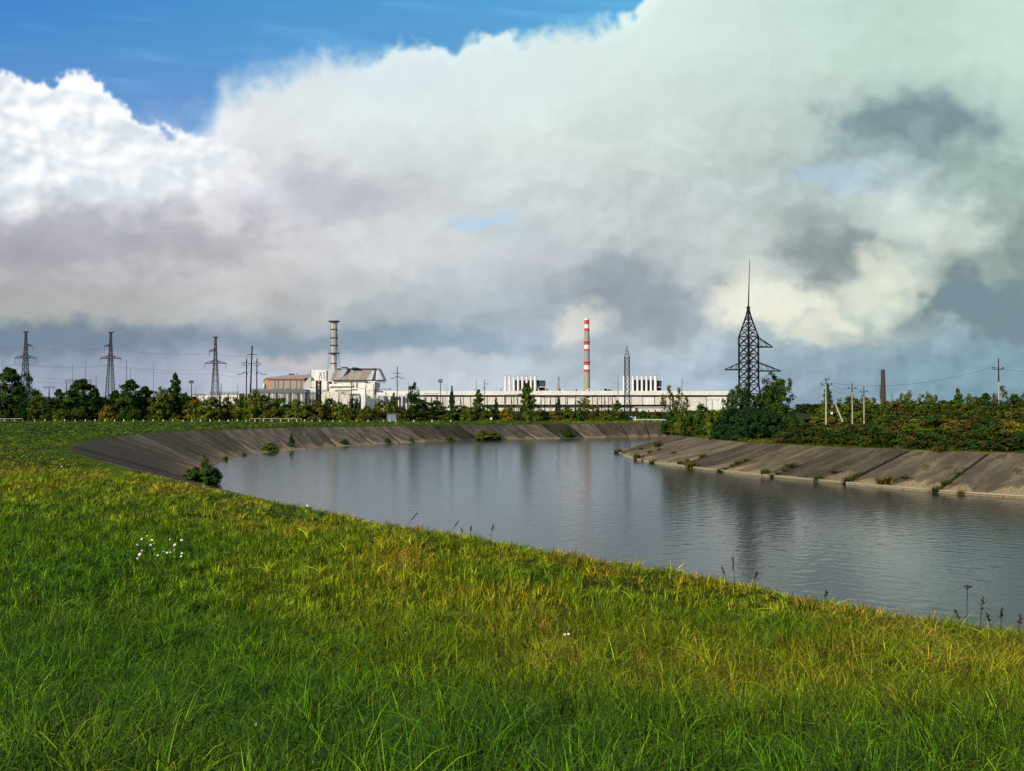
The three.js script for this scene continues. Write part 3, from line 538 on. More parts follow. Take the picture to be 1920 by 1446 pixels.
function plainBlock(label, x0, x1, y0, d, m, roofM, cuts, thick = 1.2) {
  const o = site('industrial_building', label, 'building', (x0 + x1) / 2, d), n = Math.max(2, Math.round((x1 - x0) / (Array.isArray(m) ? 5 : 14)));
  mesh('wall', span(o, x0, x1, y0 + 1, 775, d + 1, 25, true), mPurple, o);
  for (let i = 0; i < n; i++) mesh('wall_panel', span(o, lerp(x0, x1, i / n) + 0.3, lerp(x0, x1, (i + 1) / n) - 0.3, y0 + thick + 0.4, 775, d, 1, true), Array.isArray(m) ? m[i % m.length] : m, o);
  mesh('roof_edge', span(o, x0 - 1, x1 + 1, y0 - 1, y0 + thick, d - 1, 28), roofM, o);
  for (const x of cuts) mesh('window', span(o, x, x + 1.6, y0 + 5, y0 + 9, d - 0.6, 0.5), mDark, o);
}
plainBlock('low white building below the third lattice pylon', 358, 448, 738.5, 1350, mWhite, mLight, [366, 379, 391, 412, 431, 436]);
plainBlock('low white building right of the main pylon trees', 1488, 1528, 769.5, 900, mWhite, mCream, [1501, 1512]);
plainBlock('white gatehouse wall low between trees near the slim mast', 1196, 1256, 763.5, 1150, mCream, mGrey, [1204, 1215, 1228, 1240]);
plainBlock('long grey-green transformer hall in front of the rusty hall', 472, 572, 731, 1200, [mPaleGrey, mPurple, mCream, mGrey, mPaleGrey, mCream, mPurple, mWhite], mBlueGrey, [], 6);
{
  const d = 640, o = site('brown_chimney', 'plain brown tapering chimney behind the trees on the right', 'chimney', 1656.4, d), Y = (y) => at(1656.4, y, d).y, k = d / F, brown = std(0.075, 0.058, 0.043, 0.95, { map: weather });
  mesh('shaft', rod(v(0, 0, 0), v(0, Y(694), 0), 5.4 * k, 3.5 * k, 20), brown, o); mesh('rim', rod(v(0, Y(696.5), 0), v(0, Y(693), 0), 3.9 * k, 3.9 * k, 20), std(0.09, 0.075, 0.06), o);
  for (const y of [713, 735]) mesh('hoop', rod(v(0, Y(y + 0.6), 0), v(0, Y(y - 0.4), 0), lerp(5.4, 3.5, (770 - y) / 76) * k + 0.15, lerp(5.4, 3.5, (770 - y) / 76) * k + 0.15, 20), std(0.07, 0.06, 0.05), o);
}

// ---------- lattice pylons, masts, poles ----------
function latticeShaft(levels, t, tb) {                                         // levels: [height, half-width]; four legs, cross bracing on every face
  const g = [], c = (lv, i) => v(lv[1] * [1, 1, -1, -1][i % 4], lv[0], lv[1] * [1, -1, -1, 1][i % 4]);
  for (let j = 0; j < levels.length - 1; j++) for (let i = 0; i < 4; i++) {
    const a = levels[j], b = levels[j + 1];
    g.push(bar(c(a, i), c(b, i), t), bar(c(a, i), c(b, i + 1), tb), bar(c(a, i + 1), c(b, i), tb), bar(c(b, i), c(b, i + 1), tb));
  }
  return mergeGeometries(g);
}
function steelPylon(label, px, top, flip) {
  const d = 430, k = d / F, o = site('lattice_pylon', label, 'pylon', px, d, 'lattice pylons behind the trees on the left'), dy = top - 622, Y = (y) => at(px, y + dy, d).y, t = 0.24, mat = mPylon;
  const lv = [[0, 7.6], [Y(752), 6.9], [Y(738), 6.2], [Y(724), 5.6], [Y(711), 5.0], [Y(699), 4.4], [Y(688), 3.8], [Y(679), 3.3], [Y(670), 2.8], [Y(660), 2.4], [Y(650), 2.0], [Y(640), 1.7], [Y(631), 1.4], [Y(622), 1.2]].map(([y, w]) => [y, w * k]);
  mesh('lattice_body', latticeShaft(lv, t, 0.12), mat, o);
  mesh('top_crossbar', mergeGeometries([bar(v(-5 * k, Y(622), 0), v(5 * k, Y(622), 0), 0.4), bar(v(-5 * k, Y(622), 0), v(0, Y(626), 0), 0.2), bar(v(5 * k, Y(622), 0), v(0, Y(626), 0), 0.2)]), mat, o);
  const s = flip ? -1 : 1, arm = (y, L, h) => mergeGeometries([-0.8, 0.8].flatMap((z) => [bar(v(0, Y(y), z), v(L * k, Y(y) - 0.2, 0), 0.3), bar(v(0, Y(y - h), z), v(L * k, Y(y), 0), 0.2), bar(v(L * k * 0.4, Y(y), z * 0.6), v(L * k * 0.4, Y(y - h * 0.6), z * 0.6), 0.14), bar(v(L * k * 0.4, Y(y), z * 0.6), v(L * k * 0.1, Y(y - h), z), 0.14)]));
  for (const [y, L, h] of [[648, 12 * s, 4], [671, 20, 6], [671, -20, 6]]) {
    mesh('crossarm', arm(y, L, h), mat, o);
    const n = []; for (let i = 0; i < 7; i++) n.push(new THREE.CylinderGeometry(0.14, 0.2, 0.2, 8).translate(L * k, Y(y) - 0.5 - i * 0.32, 0)); n.push(rod(v(L * k, Y(y) - 3, 0), v(L * k, Y(y), 0), 0.05));
    mesh('insulator', mergeGeometries(n), mSteelLight, o);
  }
  return o;
}
steelPylon('grey lattice pylon above the dark tree at the left edge', 46.5, 622, false);
steelPylon('grey lattice pylon rising above the middle of the left trees', 206, 623, true);
steelPylon('grey lattice pylon beside the pointed dark conifer', 403, 632, true);
{ // the near pylon with its spike
  const d = 142, k = d / F, px = 1404.5, o = site('tension_pylon', 'big black lattice pylon with tall spike standing in the bushes', 'pylon', px, d), Y = (y) => at(px, y, d).y, q = 12.6 * k;
  const lv = [[0, 22 * 0.72], [Y(775), 19.5 * 0.72], [Y(755), 17 * 0.72], [Y(738), 14.8 * 0.72], [Y(722), 12.9 * 0.72], [Y(708), 12.6 * 0.72 * 1.36], [Y(694), 12.6 * 0.98], [Y(679), 12.6 * 0.98], [Y(664), 12.6 * 0.98], [Y(648), 12.6 * 0.98], [Y(631), 12.6 * 0.98]].map(([y, w], i) => [y, (i < 4 ? w * 1.4 : 12.5) * k]);
  const g = latticeShaft(lv, 0.20, 0.105); g.rotateY(0.5);
  mesh('lattice_body', g, mDark, o);
  const head = latticeShaft([[Y(631), 12.5 * k], [Y(618), 9.2 * k], [Y(605), 6.0 * k], [Y(593), 3.2 * k], [Y(580), 0.9 * k]], 0.16, 0.075); head.rotateY(0.5);
  mesh('pointed_head', head, mDark, o);
  mesh('finial', mergeGeometries([rod(v(0, Y(592), 0), v(0, Y(574), 0), 0.16, 0.2), rod(v(0, Y(579), 0), v(0, Y(576), 0), 0.3, 0.3)]), mDark, o);
  mesh('spike', rod(v(0, Y(576), 0), v(0.25, Y(487), 0), 0.11, 0.035, 8), mSteel, o);
  const arm = (x0, x1, y, yt, n) => { const a = [], z = 0.75; for (const s of [-1, 1]) { a.push(bar(v(x0 * k, Y(y), s * z), v(x1 * k, Y(y + 0.6), 0), 0.15), bar(v(x0 * k, Y(yt), s * z), v(x1 * k, Y(y), 0), 0.1)); for (let i = 1; i < n; i++) { const t = i / n, u = (i - 0.6) / n; a.push(bar(v(lerp(x0, x1, t) * k, Y(y), s * z * (1 - t)), v(lerp(x0, x1, u) * k, Y(lerp(yt, y, u)), s * z * (1 - u)), 0.06)); } } return mergeGeometries(a); };
  mesh('crossarm', arm(15, 45, 650.5, 632, 3), mDark, o); mesh('crossarm', arm(15, 60, 695.5, 679, 4), mDark, o); mesh('crossarm', arm(-15, -45, 693, 680, 3), mDark, o);
}
{ // slim lattice mast
  const d = 310, k = d / F, px = 1176, o = site('slim_lattice_mast', 'slim dark lattice mast with pointed top before the white roof pipes', 'mast', px, d), Y = (y) => at(px, y, d).y, lv = [[0, 6.2]];
  for (let y = 780; y > 664; y -= 9.2) lv.push([Y(y), y > 745 ? lerp(4.4, 5.9, (y - 745) / 40) : 4.2]);
  mesh('lattice_body', latticeShaft(lv.map(([y, w]) => [y, w * k]), 0.2, 0.09), mSteel, o);
  mesh('pointed_head', latticeShaft([[lv.at(-1)[0], 4.2 * k], [Y(657), 2.2 * k], [Y(648), 0.4 * k]], 0.2, 0.1), mSteelLight, o);
}
function polePost(label, px, top, d, o2) {                                     // tall thin pole with angled arms in the switchyard
  const k = d / F, o = site(o2.name ?? 'steel_pole', label, o2.cat ?? 'pole', px, d, o2.group), Y = (y) => at(px, y, d).y, r = (o2.w ?? 1.2) * k, lean = (o2.lean ?? 0) * k;
  mesh('pole_shaft', rod(v(-lean, 0, 0), v(0, Y(top), 0), r, r * 0.75, 10), o2.mat ?? mSteel, o);
  for (const [y, a, b, drop] of o2.arms ?? []) mesh('crossarm', mergeGeometries([...(a ? [bar(v(0, Y(y - drop), 0), v(-a * 0.6 * k, Y(y), 0), 0.2), bar(v(-a * 0.6 * k, Y(y), 0), v(-a * k, Y(y), 0), 0.2)] : []), ...(b ? [bar(v(0, Y(y - drop), 0), v(b * 0.6 * k, Y(y), 0), 0.2), bar(v(b * 0.6 * k, Y(y), 0), v(b * k, Y(y), 0), 0.2)] : [])]), o2.mat ?? mSteel, o);
  if (o2.lamps) { mesh('lamp_platform', box(8 * k, 0.4, 1.6, 0, Y(top) - 0.2, 0), mSteel, o); for (let i = -1; i < 2; i++) mesh('floodlight', box(1.6 * k, 0.7, 0.7, i * 2.8 * k, Y(top) + 0.5, 0.3), mSteel, o); }
  return o;
}
const trio = 'three tall dark poles between the third pylon and the rusty hall';
polePost('tallest and thickest of the three dark poles left of the rusty hall', 472, 648.5, 335, { w: 1.6, lean: 4.5, group: trio, mat: mDark, arms: [[665, 9, 9, 0]] });
polePost('thin dark pole with arms pointing left beside the thickest dark pole', 461.5, 672, 335, { w: 1.2, group: trio, arms: [[682, 9, 8, 4], [702, 18, 3, 5], [685, 6, 5, 0]] });
polePost('thin dark pole with arms pointing right beside the rusty hall', 481, 672, 335, { w: 1.2, group: trio, arms: [[682, 8, 9, 4], [702, 3, 18, 5], [685, 5, 6, 0]] });
polePost('single dark pole with a short cross arm right of the reactor building', 744.6, 686.5, 330, { w: 1.0, arms: [[709.5, 12, 12, 4], [700, 7, 7, 0]] });
polePost('floodlight mast over the trees between the reactor and the roof pipes', 825.6, 715, 330, { name: 'floodlight_mast', cat: 'mast', w: 0.9, lamps: true });
polePost('short lamp mast standing left of the third lattice pylon base', 358.5, 717, 420, { name: 'floodlight_mast', cat: 'mast', w: 0.9, lamps: true });
polePost('black pole with a forked head in front of the reactor building', 659, 716, 420, { w: 0.9, mat: mDark, arms: [[719, 4, 4, 2], [722, 3, 3, 0]] });
polePost('brown pole in front of the reactor building, right of the forked black pole', 685.5, 722, 420, { w: 0.5, mat: mPurple });
polePost('thin grey pole left of two poles over the trees near the narrow conifer', 893, 712, 420, { w: 0.55, mat: mSteelLight, arms: [[730, 5, 2, 2]] });
polePost('thin dark pole with a side lamp arm above the slender tree', 908.5, 712, 420, { w: 0.7, arms: [[720, 0, 7, 0], [728, 4, 3, 2]] });
polePost('faint grey pole with cross arms left of the slim lattice mast', 1159, 703, 760, { w: 0.8, mat: mSteelLight, arms: [[719, 8, 7, 2], [727, 4, 4, 0]] });
polePost('faint pole with a cross arm right of the second roof pipe row', 1279, 708, 700, { w: 0.9, mat: mSteelLight, arms: [[718, 0, 11, 1]] });
{ const o = site('small_pylon', 'tiny faint lattice pylon over the turbine hall roof', 'pylon', 1047.5, 1700), Y = (y) => at(1047.5, y, 1700).y; mesh('lattice_body', latticeShaft([[0, 4], [Y(745), 3.4], [Y(733), 2.6], [Y(720), 1.5], [Y(705), 0.5]], 0.7, 0.45), mSteelLight, o); mesh('top_crossbar', bar(v(-3, Y(712), 0), v(3, Y(712), 0), 0.6), mSteelLight, o); }
[[3.5, 676, 'thin lightning rod mast at the extreme left edge'], [135, 681, 'thin faint mast left of the second pylon, standing alone'], [159, 677, 'thin faint mast closest left of the second lattice pylon'], [236, 676, 'thicker faint mast right of the second lattice pylon'], [243.5, 690, 'short faint mast beside the thicker mast near the second pylon'], [287, 685, 'faint mast between the second pylon and the pointed conifer'], [179, 703, 'stubby dark mast touching the left side of the second pylon'], [766, 718, 'tiny thin mast beside the dark bushy tree right of the reactor'], [414, 719, 'short brown mast right of the third lattice pylon'], [445.5, 720, 'short mast between the third pylon and the three dark poles'], [366, 725, 'stub mast beside the short lamp mast'], [838, 723, 'tiny mast right of the floodlight mast']].forEach(([x, y, l], i) =>
  polePost(l, x, y, 700, { name: 'lightning_mast', cat: 'mast', w: i === 3 || i === 6 || i === 8 ? 0.85 : 0.55, mat: i === 8 ? mPurple : mSteelLight, group: 'thin masts of the switchyard' }));
// switchyard gantries: posts, a beam, insulators
function gantry(label, x0, x1, y, d, n, m, group = 'switchyard gantries behind the bushes') {
  const o = site('switchyard_gantry', label, 'gantry', (x0 + x1) / 2, d, group), k = d / F, Y = at(x0, y, d).y, X = (x) => (x - (x0 + x1) / 2) * k;
  mesh('beam', mergeGeometries([bar(v(X(x0), Y, -0.5), v(X(x1), Y, -0.5), 0.35), bar(v(X(x0), Y + 0.9, 0), v(X(x1), Y + 0.9, 0), 0.25), bar(v(X(x0), Y, 0.5), v(X(x1), Y, 0.5), 0.35)]), m, o);
  for (let i = 0; i < n; i++) { const x = lerp(x0 + (x1 - x0) * 0.06, x1 - (x1 - x0) * 0.06, n === 1 ? 0.5 : i / (n - 1)); mesh('post', mergeGeometries([rod(v(X(x) - 0.7, 0, 0), v(X(x), Y, 0), 0.28, 0.22, 6), rod(v(X(x) + 0.7, 0, 0), v(X(x), Y, 0), 0.28, 0.22, 6)]), m, o); }
  for (let i = 0; i < 3; i++) { const x = lerp(x0, x1, (i + 0.5) / 3); mesh('insulator', rod(v(X(x), Y - 2.2, 0), v(X(x), Y, 0), 0.2, 0.12, 6), mSteelLight, o); }
}
gantry('T-shaped switchyard gantry right of the edge tree', 80, 103, 727.5, 640, 1, mSteel);
gantry('dark switchyard gantry over the wide dark tree', 121, 172, 715, 700, 3, mPurple);
gantry('gantry with dark beam under the third lattice pylon', 392, 448, 737.5, 700, 4, mDark);
gantry('gantry before the low white building, left end', 358, 384, 741, 660, 3, mPurple);
gantry('long grey gantry below the rusty hall', 470, 537, 731, 800, 6, mSteelLight);
gantry('bluish gantry between the rusty hall and the lattice column', 537, 590, 734, 760, 6, mBlueGrey);
gantry('brown busbar gantry low over the bushes below the rusty hall', 520, 585, 741, 690, 7, mPurple);
gantry('Y-braced gantry at the foot of the reactor building', 634, 658, 739, 600, 2, mPurple);
gantry('grey gantry right of the Y-braced one by the white block', 660, 676, 741, 640, 2, mSteel);
gantry('gantry behind the single pole right of the reactor', 722, 768, 745, 800, 5, mPurple);
gantry('gantry over the bushes right of the bushy dark tree', 795, 822, 741, 560, 3, mPurple);
gantry('gantry between the floodlight mast and the narrow conifer', 828, 866, 744, 560, 3, mPurple);
gantry('brown gantry just left of the tall cone-shaped tree', 946, 972, 743, 560, 3, mPurple);
gantry('thin gantry right of the tall cone-shaped tree', 1012, 1052, 745, 620, 3, mPurple);
gantry('thin gantry below the striped chimney', 1062, 1096, 746, 620, 3, mPurple);
gantry('gantry left of the slim lattice mast', 1118, 1150, 744, 620, 3, mPurple);
gantry('thin pale gantry against the white hall wall', 1322, 1350, 750, 900, 1, mPaleGrey);
{ const d = 560, k = d / F, o = site('lattice_column', 'black lattice column standing before the white reactor block', 'pylon', 597, d), Y = (y) => at(597, y, d).y, lv = [[0, 4.2]]; for (let y = 762; y >= 712; y -= 8) lv.push([Y(y), 3.6]); mesh('lattice_body', latticeShaft(lv.map(([y, w]) => [y, w * k]), 0.55, 0.24), mDark, o); mesh('top_crossbar', bar(v(-6 * k, Y(737), 0), v(7 * k, Y(737), 0), 0.5), mDark, o); }
{ // insulator posts standing about in the switchyard
  const ir = rng(19), k = 600 / F; let proto = null;
  for (let i = 0; i < 48; i++) {
    const x = i < 30 ? rr(440, 720, ir) : rr(350, 440, ir) + (i % 3 === 0 ? 420 : 0), p = at(x, 767, rr(560, 640, ir)), h = (767 - rr(739, 751, ir)) * k + 3.5; p.y = 0;
    if (!proto) { proto = thing('insulator_post', 'thin post with insulator among the switchyard gantries', 'post', p, 'insulator posts of the switchyard'); mesh('post_shaft', rod(v(0, 0, 0), v(0, 0.82, 0), 0.22, 0.18, 6), mPurple, proto); mesh('insulator', mergeGeometries([0.84, 0.9, 0.96].map((y) => new THREE.CylinderGeometry(0.3, 0.42, 0.04, 8).translate(0, y, 0))), mPaleGrey, proto); proto.scale.set(1, h, 1); } else copy(proto, p, 0, v(1, h, 1));
  }
}
// concrete line poles on the right
const mPole = std(0.42, 0.40, 0.34, 0.9, { map: weather }), tops = [];
function linePole(label, px, top, base, arms, dark, w) {
  const d = 3.5 * F / (base - 767), k = d / F, o = site('utility_pole', label, 'utility pole', px, d, 'pale concrete utility poles on the right'), Y = (y) => at(px, y, d).y;
  mesh('pole_shaft', rod(v(0, -0.3, 0), v(0, Y(dark), 0), w * 0.82 * k, w * 0.55 * k, 12), mPole, o);
  mesh('steel_top', rod(v(0, Y(dark + 4), 0), v(0, Y(top), 0), w * 0.66 * k, 0.4 * w * k, 8), mSteel, o);
  for (const [y, a, b] of arms) {
    mesh('crossarm', bar(v(-a * k, Y(y), 0), v(b * k, Y(y), 0), 0.12), mSteel, o);
    for (const s of [-a, b]) { mesh('insulator', mergeGeometries([rod(v(s * k, Y(y), 0), v(s * k, Y(y) + 0.32, 0), 0.05, 0.05, 6), rod(v(s * k, Y(y) + 0.16, 0), v(s * k, Y(y) + 0.4, 0), 0.13, 0.08, 8)]), mDark, o); tops.push(v(s * k, Y(y) + 0.38, 0).add(o.position)); }
  }
  return o;
}
linePole('pale concrete pole with three black insulators right of the main pylon', 1549, 711, 801.5, [[722.5, 8.5, 10], [712.5, 0, 6]], 716, 2.1);
linePole('pale pole with small cross arm before the round green tree, left one', 1598.2, 717.5, 797, [[729, 7, 7]], 732, 1.7);
linePole('pale pole with small cross arm, right one of the pair', 1620.2, 724.5, 796.6, [[735, 6.5, 6.5]], 738, 1.6);
linePole('tallest pale pole with cross arm at the right edge thicket', 1873.5, 672, 804.5, [[692.5, 10, 9]], 712, 2.2);
linePole('thin distant pole touching the brown chimney', 1650.6, 722, 775.5, [[735, 8, 8], [750, 10, 9]], 744, 1.1);
linePole('thin distant pole right of the brown chimney', 1673, 738, 775.5, [[750, 10, 4]], 752, 1.0);
{ const a = at(1557, 735, 172), b = at(1580.5, 792, 168); const o = thing('pole_strut', 'slanting grey concrete strut leaning beside the insulator pole', 'strut', b); const up = a.clone().sub(b); mesh('strut_shaft', rod(v(0, 0, 0), up.clone().multiplyScalar(0.56), 0.16, 0.13, 8), mPaleGrey, o); mesh('stay_rod', rod(up.clone().multiplyScalar(0.55), up, 0.05, 0.04, 6), mSteelLight, o); mesh('collar', rod(a.clone().sub(b).multiplyScalar(0.96), a.clone().sub(b), 0.24, 0.24, 8), mSteel, o); }
{ const p = at(1560, 790, 176); p.y = 0; const o = thing('warning_board', 'small red board with white plate on a post behind the insulator pole', 'sign', p), Y = (y) => at(1560, y, 176).y; mesh('post', rod(v(0, 0, 0), v(0, Y(760), 0), 0.06), mSteel, o); mesh('red_board', new RoundedBoxGeometry(0.5, 0.42, 0.06, 2, 0.02).translate(0.05, Y(762.5), 0.08), mRed, o); mesh('white_plate', new RoundedBoxGeometry(0.42, 0.42, 0.06, 2, 0.02).translate(-0.05, Y(775), 0.08), mWhite, o); }
function cable(label, a, b, sag, r, group) {
  const pts = []; for (let i = 0; i <= 14; i++) { const t = i / 14; pts.push(a.clone().lerp(b, t).add(v(0, -sag * 4 * t * (1 - t), 0))); }
  const o = mesh('power_line', new THREE.TubeGeometry(new THREE.CatmullRomCurve3(pts), 28, r, 5), mSteel, scene); tag(o, label, 'cable', group);
}
cable('upper wire from the tall right-edge pole to the insulator pole', tops[7], tops[0], 1.4, 0.022, 'wires between the pale poles'); cable('lower wire from the tall right-edge pole towards the insulator pole', tops[8], tops[1], 1.6, 0.022, 'wires between the pale poles');
cable('wire from the tall right-edge pole out past the picture edge', tops[8], at(2250, 700, 150), 1.2, 0.022, 'wires between the pale poles'); cable('wire between the insulator pole and the left pole of the pair', tops[1], tops[4], 0.8, 0.022, 'wires between the pale poles'); cable('short wire joining the two small pale poles', tops[5], tops[6], 0.4, 0.022, 'wires between the pale poles');
for (const [y0, y1, l] of [[651, 662, 'highest'], [682, 691, 'second'], [684, 700, 'third']]) {
  cable(l + ' wire between the first and second lattice pylons', at(48, y0, 430), at(206, y0 + 2, 430), 1.3, 0.035, 'wires between the lattice pylons'); cable(l + ' wire between the second and third lattice pylons', at(206, y0 + 2, 430), at(403, y1, 430), 1.6, 0.035, 'wires between the lattice pylons');
  cable(l + ' wire from the third lattice pylon to the dark poles', at(403, y1, 430), at(470, y1 + 6, 335), 0.8, 0.035, 'wires between the lattice pylons'); cable(l + ' wire leaving the first lattice pylon at the left edge', at(-120, y0 - 3, 430), at(48, y0, 430), 1.3, 0.035, 'wires between the lattice pylons');
}
for (const [y, l] of [[704, 'upper'], [712, 'lower']]) cable(l + ' switchyard wire over the left gap in the trees', at(40, y, 620), at(172, y + 8, 690), 0.9, 0.06, 'switchyard wires');

// ---------- small things along the far road ----------
{
  const geo = mergeGeometries([new RoundedBoxGeometry(0.30, 0.58, 0.24, 2, 0.05).translate(0, 0.29, 0), new THREE.CylinderGeometry(0.10, 0.17, 0.08, 10).translate(0, 0.61, 0)].map((g) => (g.index ? g.toNonIndexed() : g)));
  const wr = rng(3); let proto = null;
  for (const x of [8, 27, 65, 84, 103, 121, 141, 160, 178, 197, 215, 232, 250, 269, 287, 306, 324, 343, 360, 376, 394, 411, 428, 445, 461, 478, 494, 510, 526, 541, 556, 571, 585, 600, 624, 637, 668, 690, 719, 731, 742, 776, 810, 845]) {
    const p = at(x, 791, lerp(256, 244, x / 700)); p.y = 0;
    if (!proto) { proto = mesh('guard_post', geo, std(0.62, 0.61, 0.55, 0.9), scene); tag(proto, 'white concrete guard post in the row along the far road', 'guard post', 'white guard posts along the far road'); proto.position.copy(p); } else copy(proto, p, rr(-0.3, 0.3, wr), v(1, rr(0.8, 1.12, wr), 1));
  }
  const p = at(735, 786, 259); p.y = 0; const o = thing('utility_hut', 'small blue-grey metal hut by the road before the bushes', 'hut', p), k = 259 / F;
  mesh('wall', new RoundedBoxGeometry(17 * k, 2.0, 1.8, 2, 0.04).translate(0, 1.0, 0), std(0.15, 0.19, 0.24, 0.6), o); mesh('roof', box(18.4 * k, 0.14, 2.1, 0, 2.07, 0), std(0.14, 0.15, 0.17, 0.6), o); mesh('door', box(0.8, 1.6, 0.05, -0.5, 0.85, 0.93), std(0.2, 0.23, 0.27, 0.6), o);
  const q = at(921, 790, 262); q.y = 0; const s = thing('road_marker', 'round white marker disc on a short stake before the trees', 'marker', q); mesh('stake', rod(v(0, 0, 0), v(0, 0.6, 0), 0.05), mSteelLight, s); mesh('disc', new THREE.CylinderGeometry(0.34, 0.34, 0.07, 20).rotateX(Math.PI / 2).translate(0, 0.78, 0.05), mWhite, s);
  const c = at(1185, 789, 258); c.y = 0; const kk = thing('kiosk', 'pale blue roadside booth with a white post below the slim mast', 'booth', c); mesh('wall', new RoundedBoxGeometry(1.5, 1.1, 1.2, 2, 0.04).translate(-0.2, 0.55, 0), std(0.33, 0.46, 0.5, 0.6), kk); mesh('roof', new THREE.ConeGeometry(1.2, 0.45, 4).rotateY(Math.PI / 4).translate(-0.2, 1.32, 0), std(0.25, 0.36, 0.42, 0.6), kk); mesh('white_post', box(0.3, 1.35, 0.3, 0.82, 0.68, 0.4), mWhite, kk);
  const r0 = at(1192, 793, 252), r1 = at(1252, 793, 246); r0.y = r1.y = 0; const r = thing('guard_rail', 'low white guard rail right of the pale blue booth', 'guard rail', r0), e = r1.clone().sub(r0);
  mesh('rail', bar(v(0, 0.62, 0), e.clone().add(v(0, 0.62, 0)), 0.28, 0.06), mWhite, r); for (let i = 0; i <= 5; i++) mesh('post', box(0.14, 0.62, 0.12, e.x * i / 5, 0.31, e.z * i / 5 - 0.1), mWhite, r);
  const l0 = at(-40, 790, 262), l1 = at(42, 790, 262); l0.y = l1.y = 0; const l = thing('guard_rail', 'pale guard rail on the road at the left edge', 'guard rail', l0), f = l1.clone().sub(l0); mesh('rail', bar(v(0, 0.75, 0), f.clone().add(v(0, 0.75, 0)), 0.15, 0.05), mPaleGrey, l); for (let i = 0; i <= 4; i++) mesh('post', box(0.12, 0.72, 0.12, f.x * i / 4, 0.36, -0.1), mPaleGrey, l);
  const m0 = at(468, 790, 262), m1 = at(565, 790, 262); m0.y = m1.y = 0; const mm = thing('guard_rail', 'pale guard rail behind the posts below the rusty hall', 'guard rail', m0), h = m1.clone().sub(m0); mesh('rail', bar(v(0, 0.75, 0), h.clone().add(v(0, 0.75, 0)), 0.15, 0.05), mTan, mm); for (let i = 0; i <= 5; i++) mesh('post', box(0.12, 0.72, 0.12, h.x * i / 5, 0.36, -0.1), mTan, mm);
}

// ---------- trees and bushes: trunks with limbs, crowns of separate leaves ----------
const leafMat = new THREE.MeshPhysicalMaterial({ vertexColors: true, side: THREE.DoubleSide, roughness: 0.8, specularIntensity: 0.15 });
const barkMat = std(0.06, 0.05, 0.038, 0.95), paleBark = std(0.30, 0.27, 0.21, 0.9);
// unit crown: height 1, half-width about 0.5; form(r) gives a clump centre, its size and how many leaves it holds
function crown(seed, n, leaf, clumps, form, tones, droop = 0, fit = true) {
  const r = rng(seed), pos = [], nor = [], col = [], idx = [], gauss = () => (r() + r() + r() - 1.5) * 0.9;
  for (let c = 0; c < clumps; c++) {
    const [cx, cy, cz, cs] = form(r, c / clumps), tone = tones[Math.floor(r() * tones.length)], ck = rr(0.8, 1.2, r);
    for (let i = 0; i < n * 1.25; i++) {
      let dx = gauss(), dy = gauss() * 0.8, dz = gauss();
      const x = cx + dx * cs * 1.35, y = cy + dy * cs * 1.35 - droop * Math.abs(dx) * cs, z = cz + dz * cs * 1.35;
      if (y < 0.005) continue;
      const out = v(x, (y - 0.5) * 0.7 + 0.15, z).normalize().multiplyScalar(0.5).add(v(dx, dy + 0.4, dz).normalize().multiplyScalar(0.7)), nn = out.add(v(gauss(), gauss(), gauss()).multiplyScalar(0.55)).normalize();
      const t = v(gauss(), gauss() - droop * 1.5, gauss()).cross(nn).normalize(), b = nn.clone().cross(t), L = leaf * rr(0.7, 1.5, r), W = L * rr(0.45, 0.75, r), k = ck * rr(0.7, 1.35, r), p = pos.length / 3;
      for (const [a, e, h] of [[-1, 0, 0], [0, 1, 0.22], [1, 0, 0], [0, -1, 0.22]]) { pos.push(x + t.x * a * L + b.x * e * W + nn.x * h * L, y + t.y * a * L + b.y * e * W + nn.y * h * L, z + t.z * a * L + b.z * e * W + nn.z * h * L); nor.push(nn.x, nn.y, nn.z); col.push(tone[0] * k * 1.25, tone[1] * k * 1.25, tone[2] * k * 0.9); }
      idx.push(p, p + 2, p + 1, p, p + 3, p + 2);
    }
  }
  const g = new THREE.BufferGeometry(); g.setAttribute('position', new THREE.Float32BufferAttribute(pos, 3)); g.setAttribute('normal', new THREE.Float32BufferAttribute(nor, 3)); g.setAttribute('color', new THREE.Float32BufferAttribute(col, 3)); g.setIndex(idx); if (fit) fitUnit(g); return g;
}
function fitUnit(g) {                                                          // stretched so that the bulk of it fills height 1 and half-width 0.5
  const p = g.attributes.position, ys = [], qs = []; for (let i = 0; i < p.count; i += 4) { ys.push(p.getY(i)); qs.push(Math.abs(p.getX(i)), Math.abs(p.getZ(i))); }
  const at98 = (a) => a.sort((x, y) => x - y)[Math.floor(a.length * 0.985)]; g.scale(0.5 / at98(qs), 1 / at98(ys), 0.5 / at98(qs));
}
function trunk(seed, h, r0, limbs) {
  const r = rng(seed), g = [rod(v(0, -0.02, 0), v(rr(-0.02, 0.02, r), h * 0.5, 0), r0, r0 * 0.75, 8), rod(v(0, h * 0.48, 0), v(rr(-0.04, 0.04, r), h, rr(-0.04, 0.04, r)), r0 * 0.75, r0 * 0.25, 7)];
  for (let i = 0; i < limbs; i++) { const a = r() * 6.28, y = rr(0.25, 0.8, r) * h, L = rr(0.15, 0.3, r); g.push(rod(v(0, y, 0), v(Math.cos(a) * L, y + L * rr(0.6, 1.1, r), Math.sin(a) * L), r0 * 0.4, r0 * 0.12, 5)); }
  return mergeGeometries(g);
}
const ball = (y0, w, h, s) => (r) => { const a = r() * 6.28, u = rr(-1, 1, r), q = Math.sqrt(1 - u * u), R0 = Math.pow(r(), 0.42); return [Math.cos(a) * q * R0 * w, y0 + u * R0 * h, Math.sin(a) * q * R0 * w, s * rr(0.6, 1.3, r)]; };
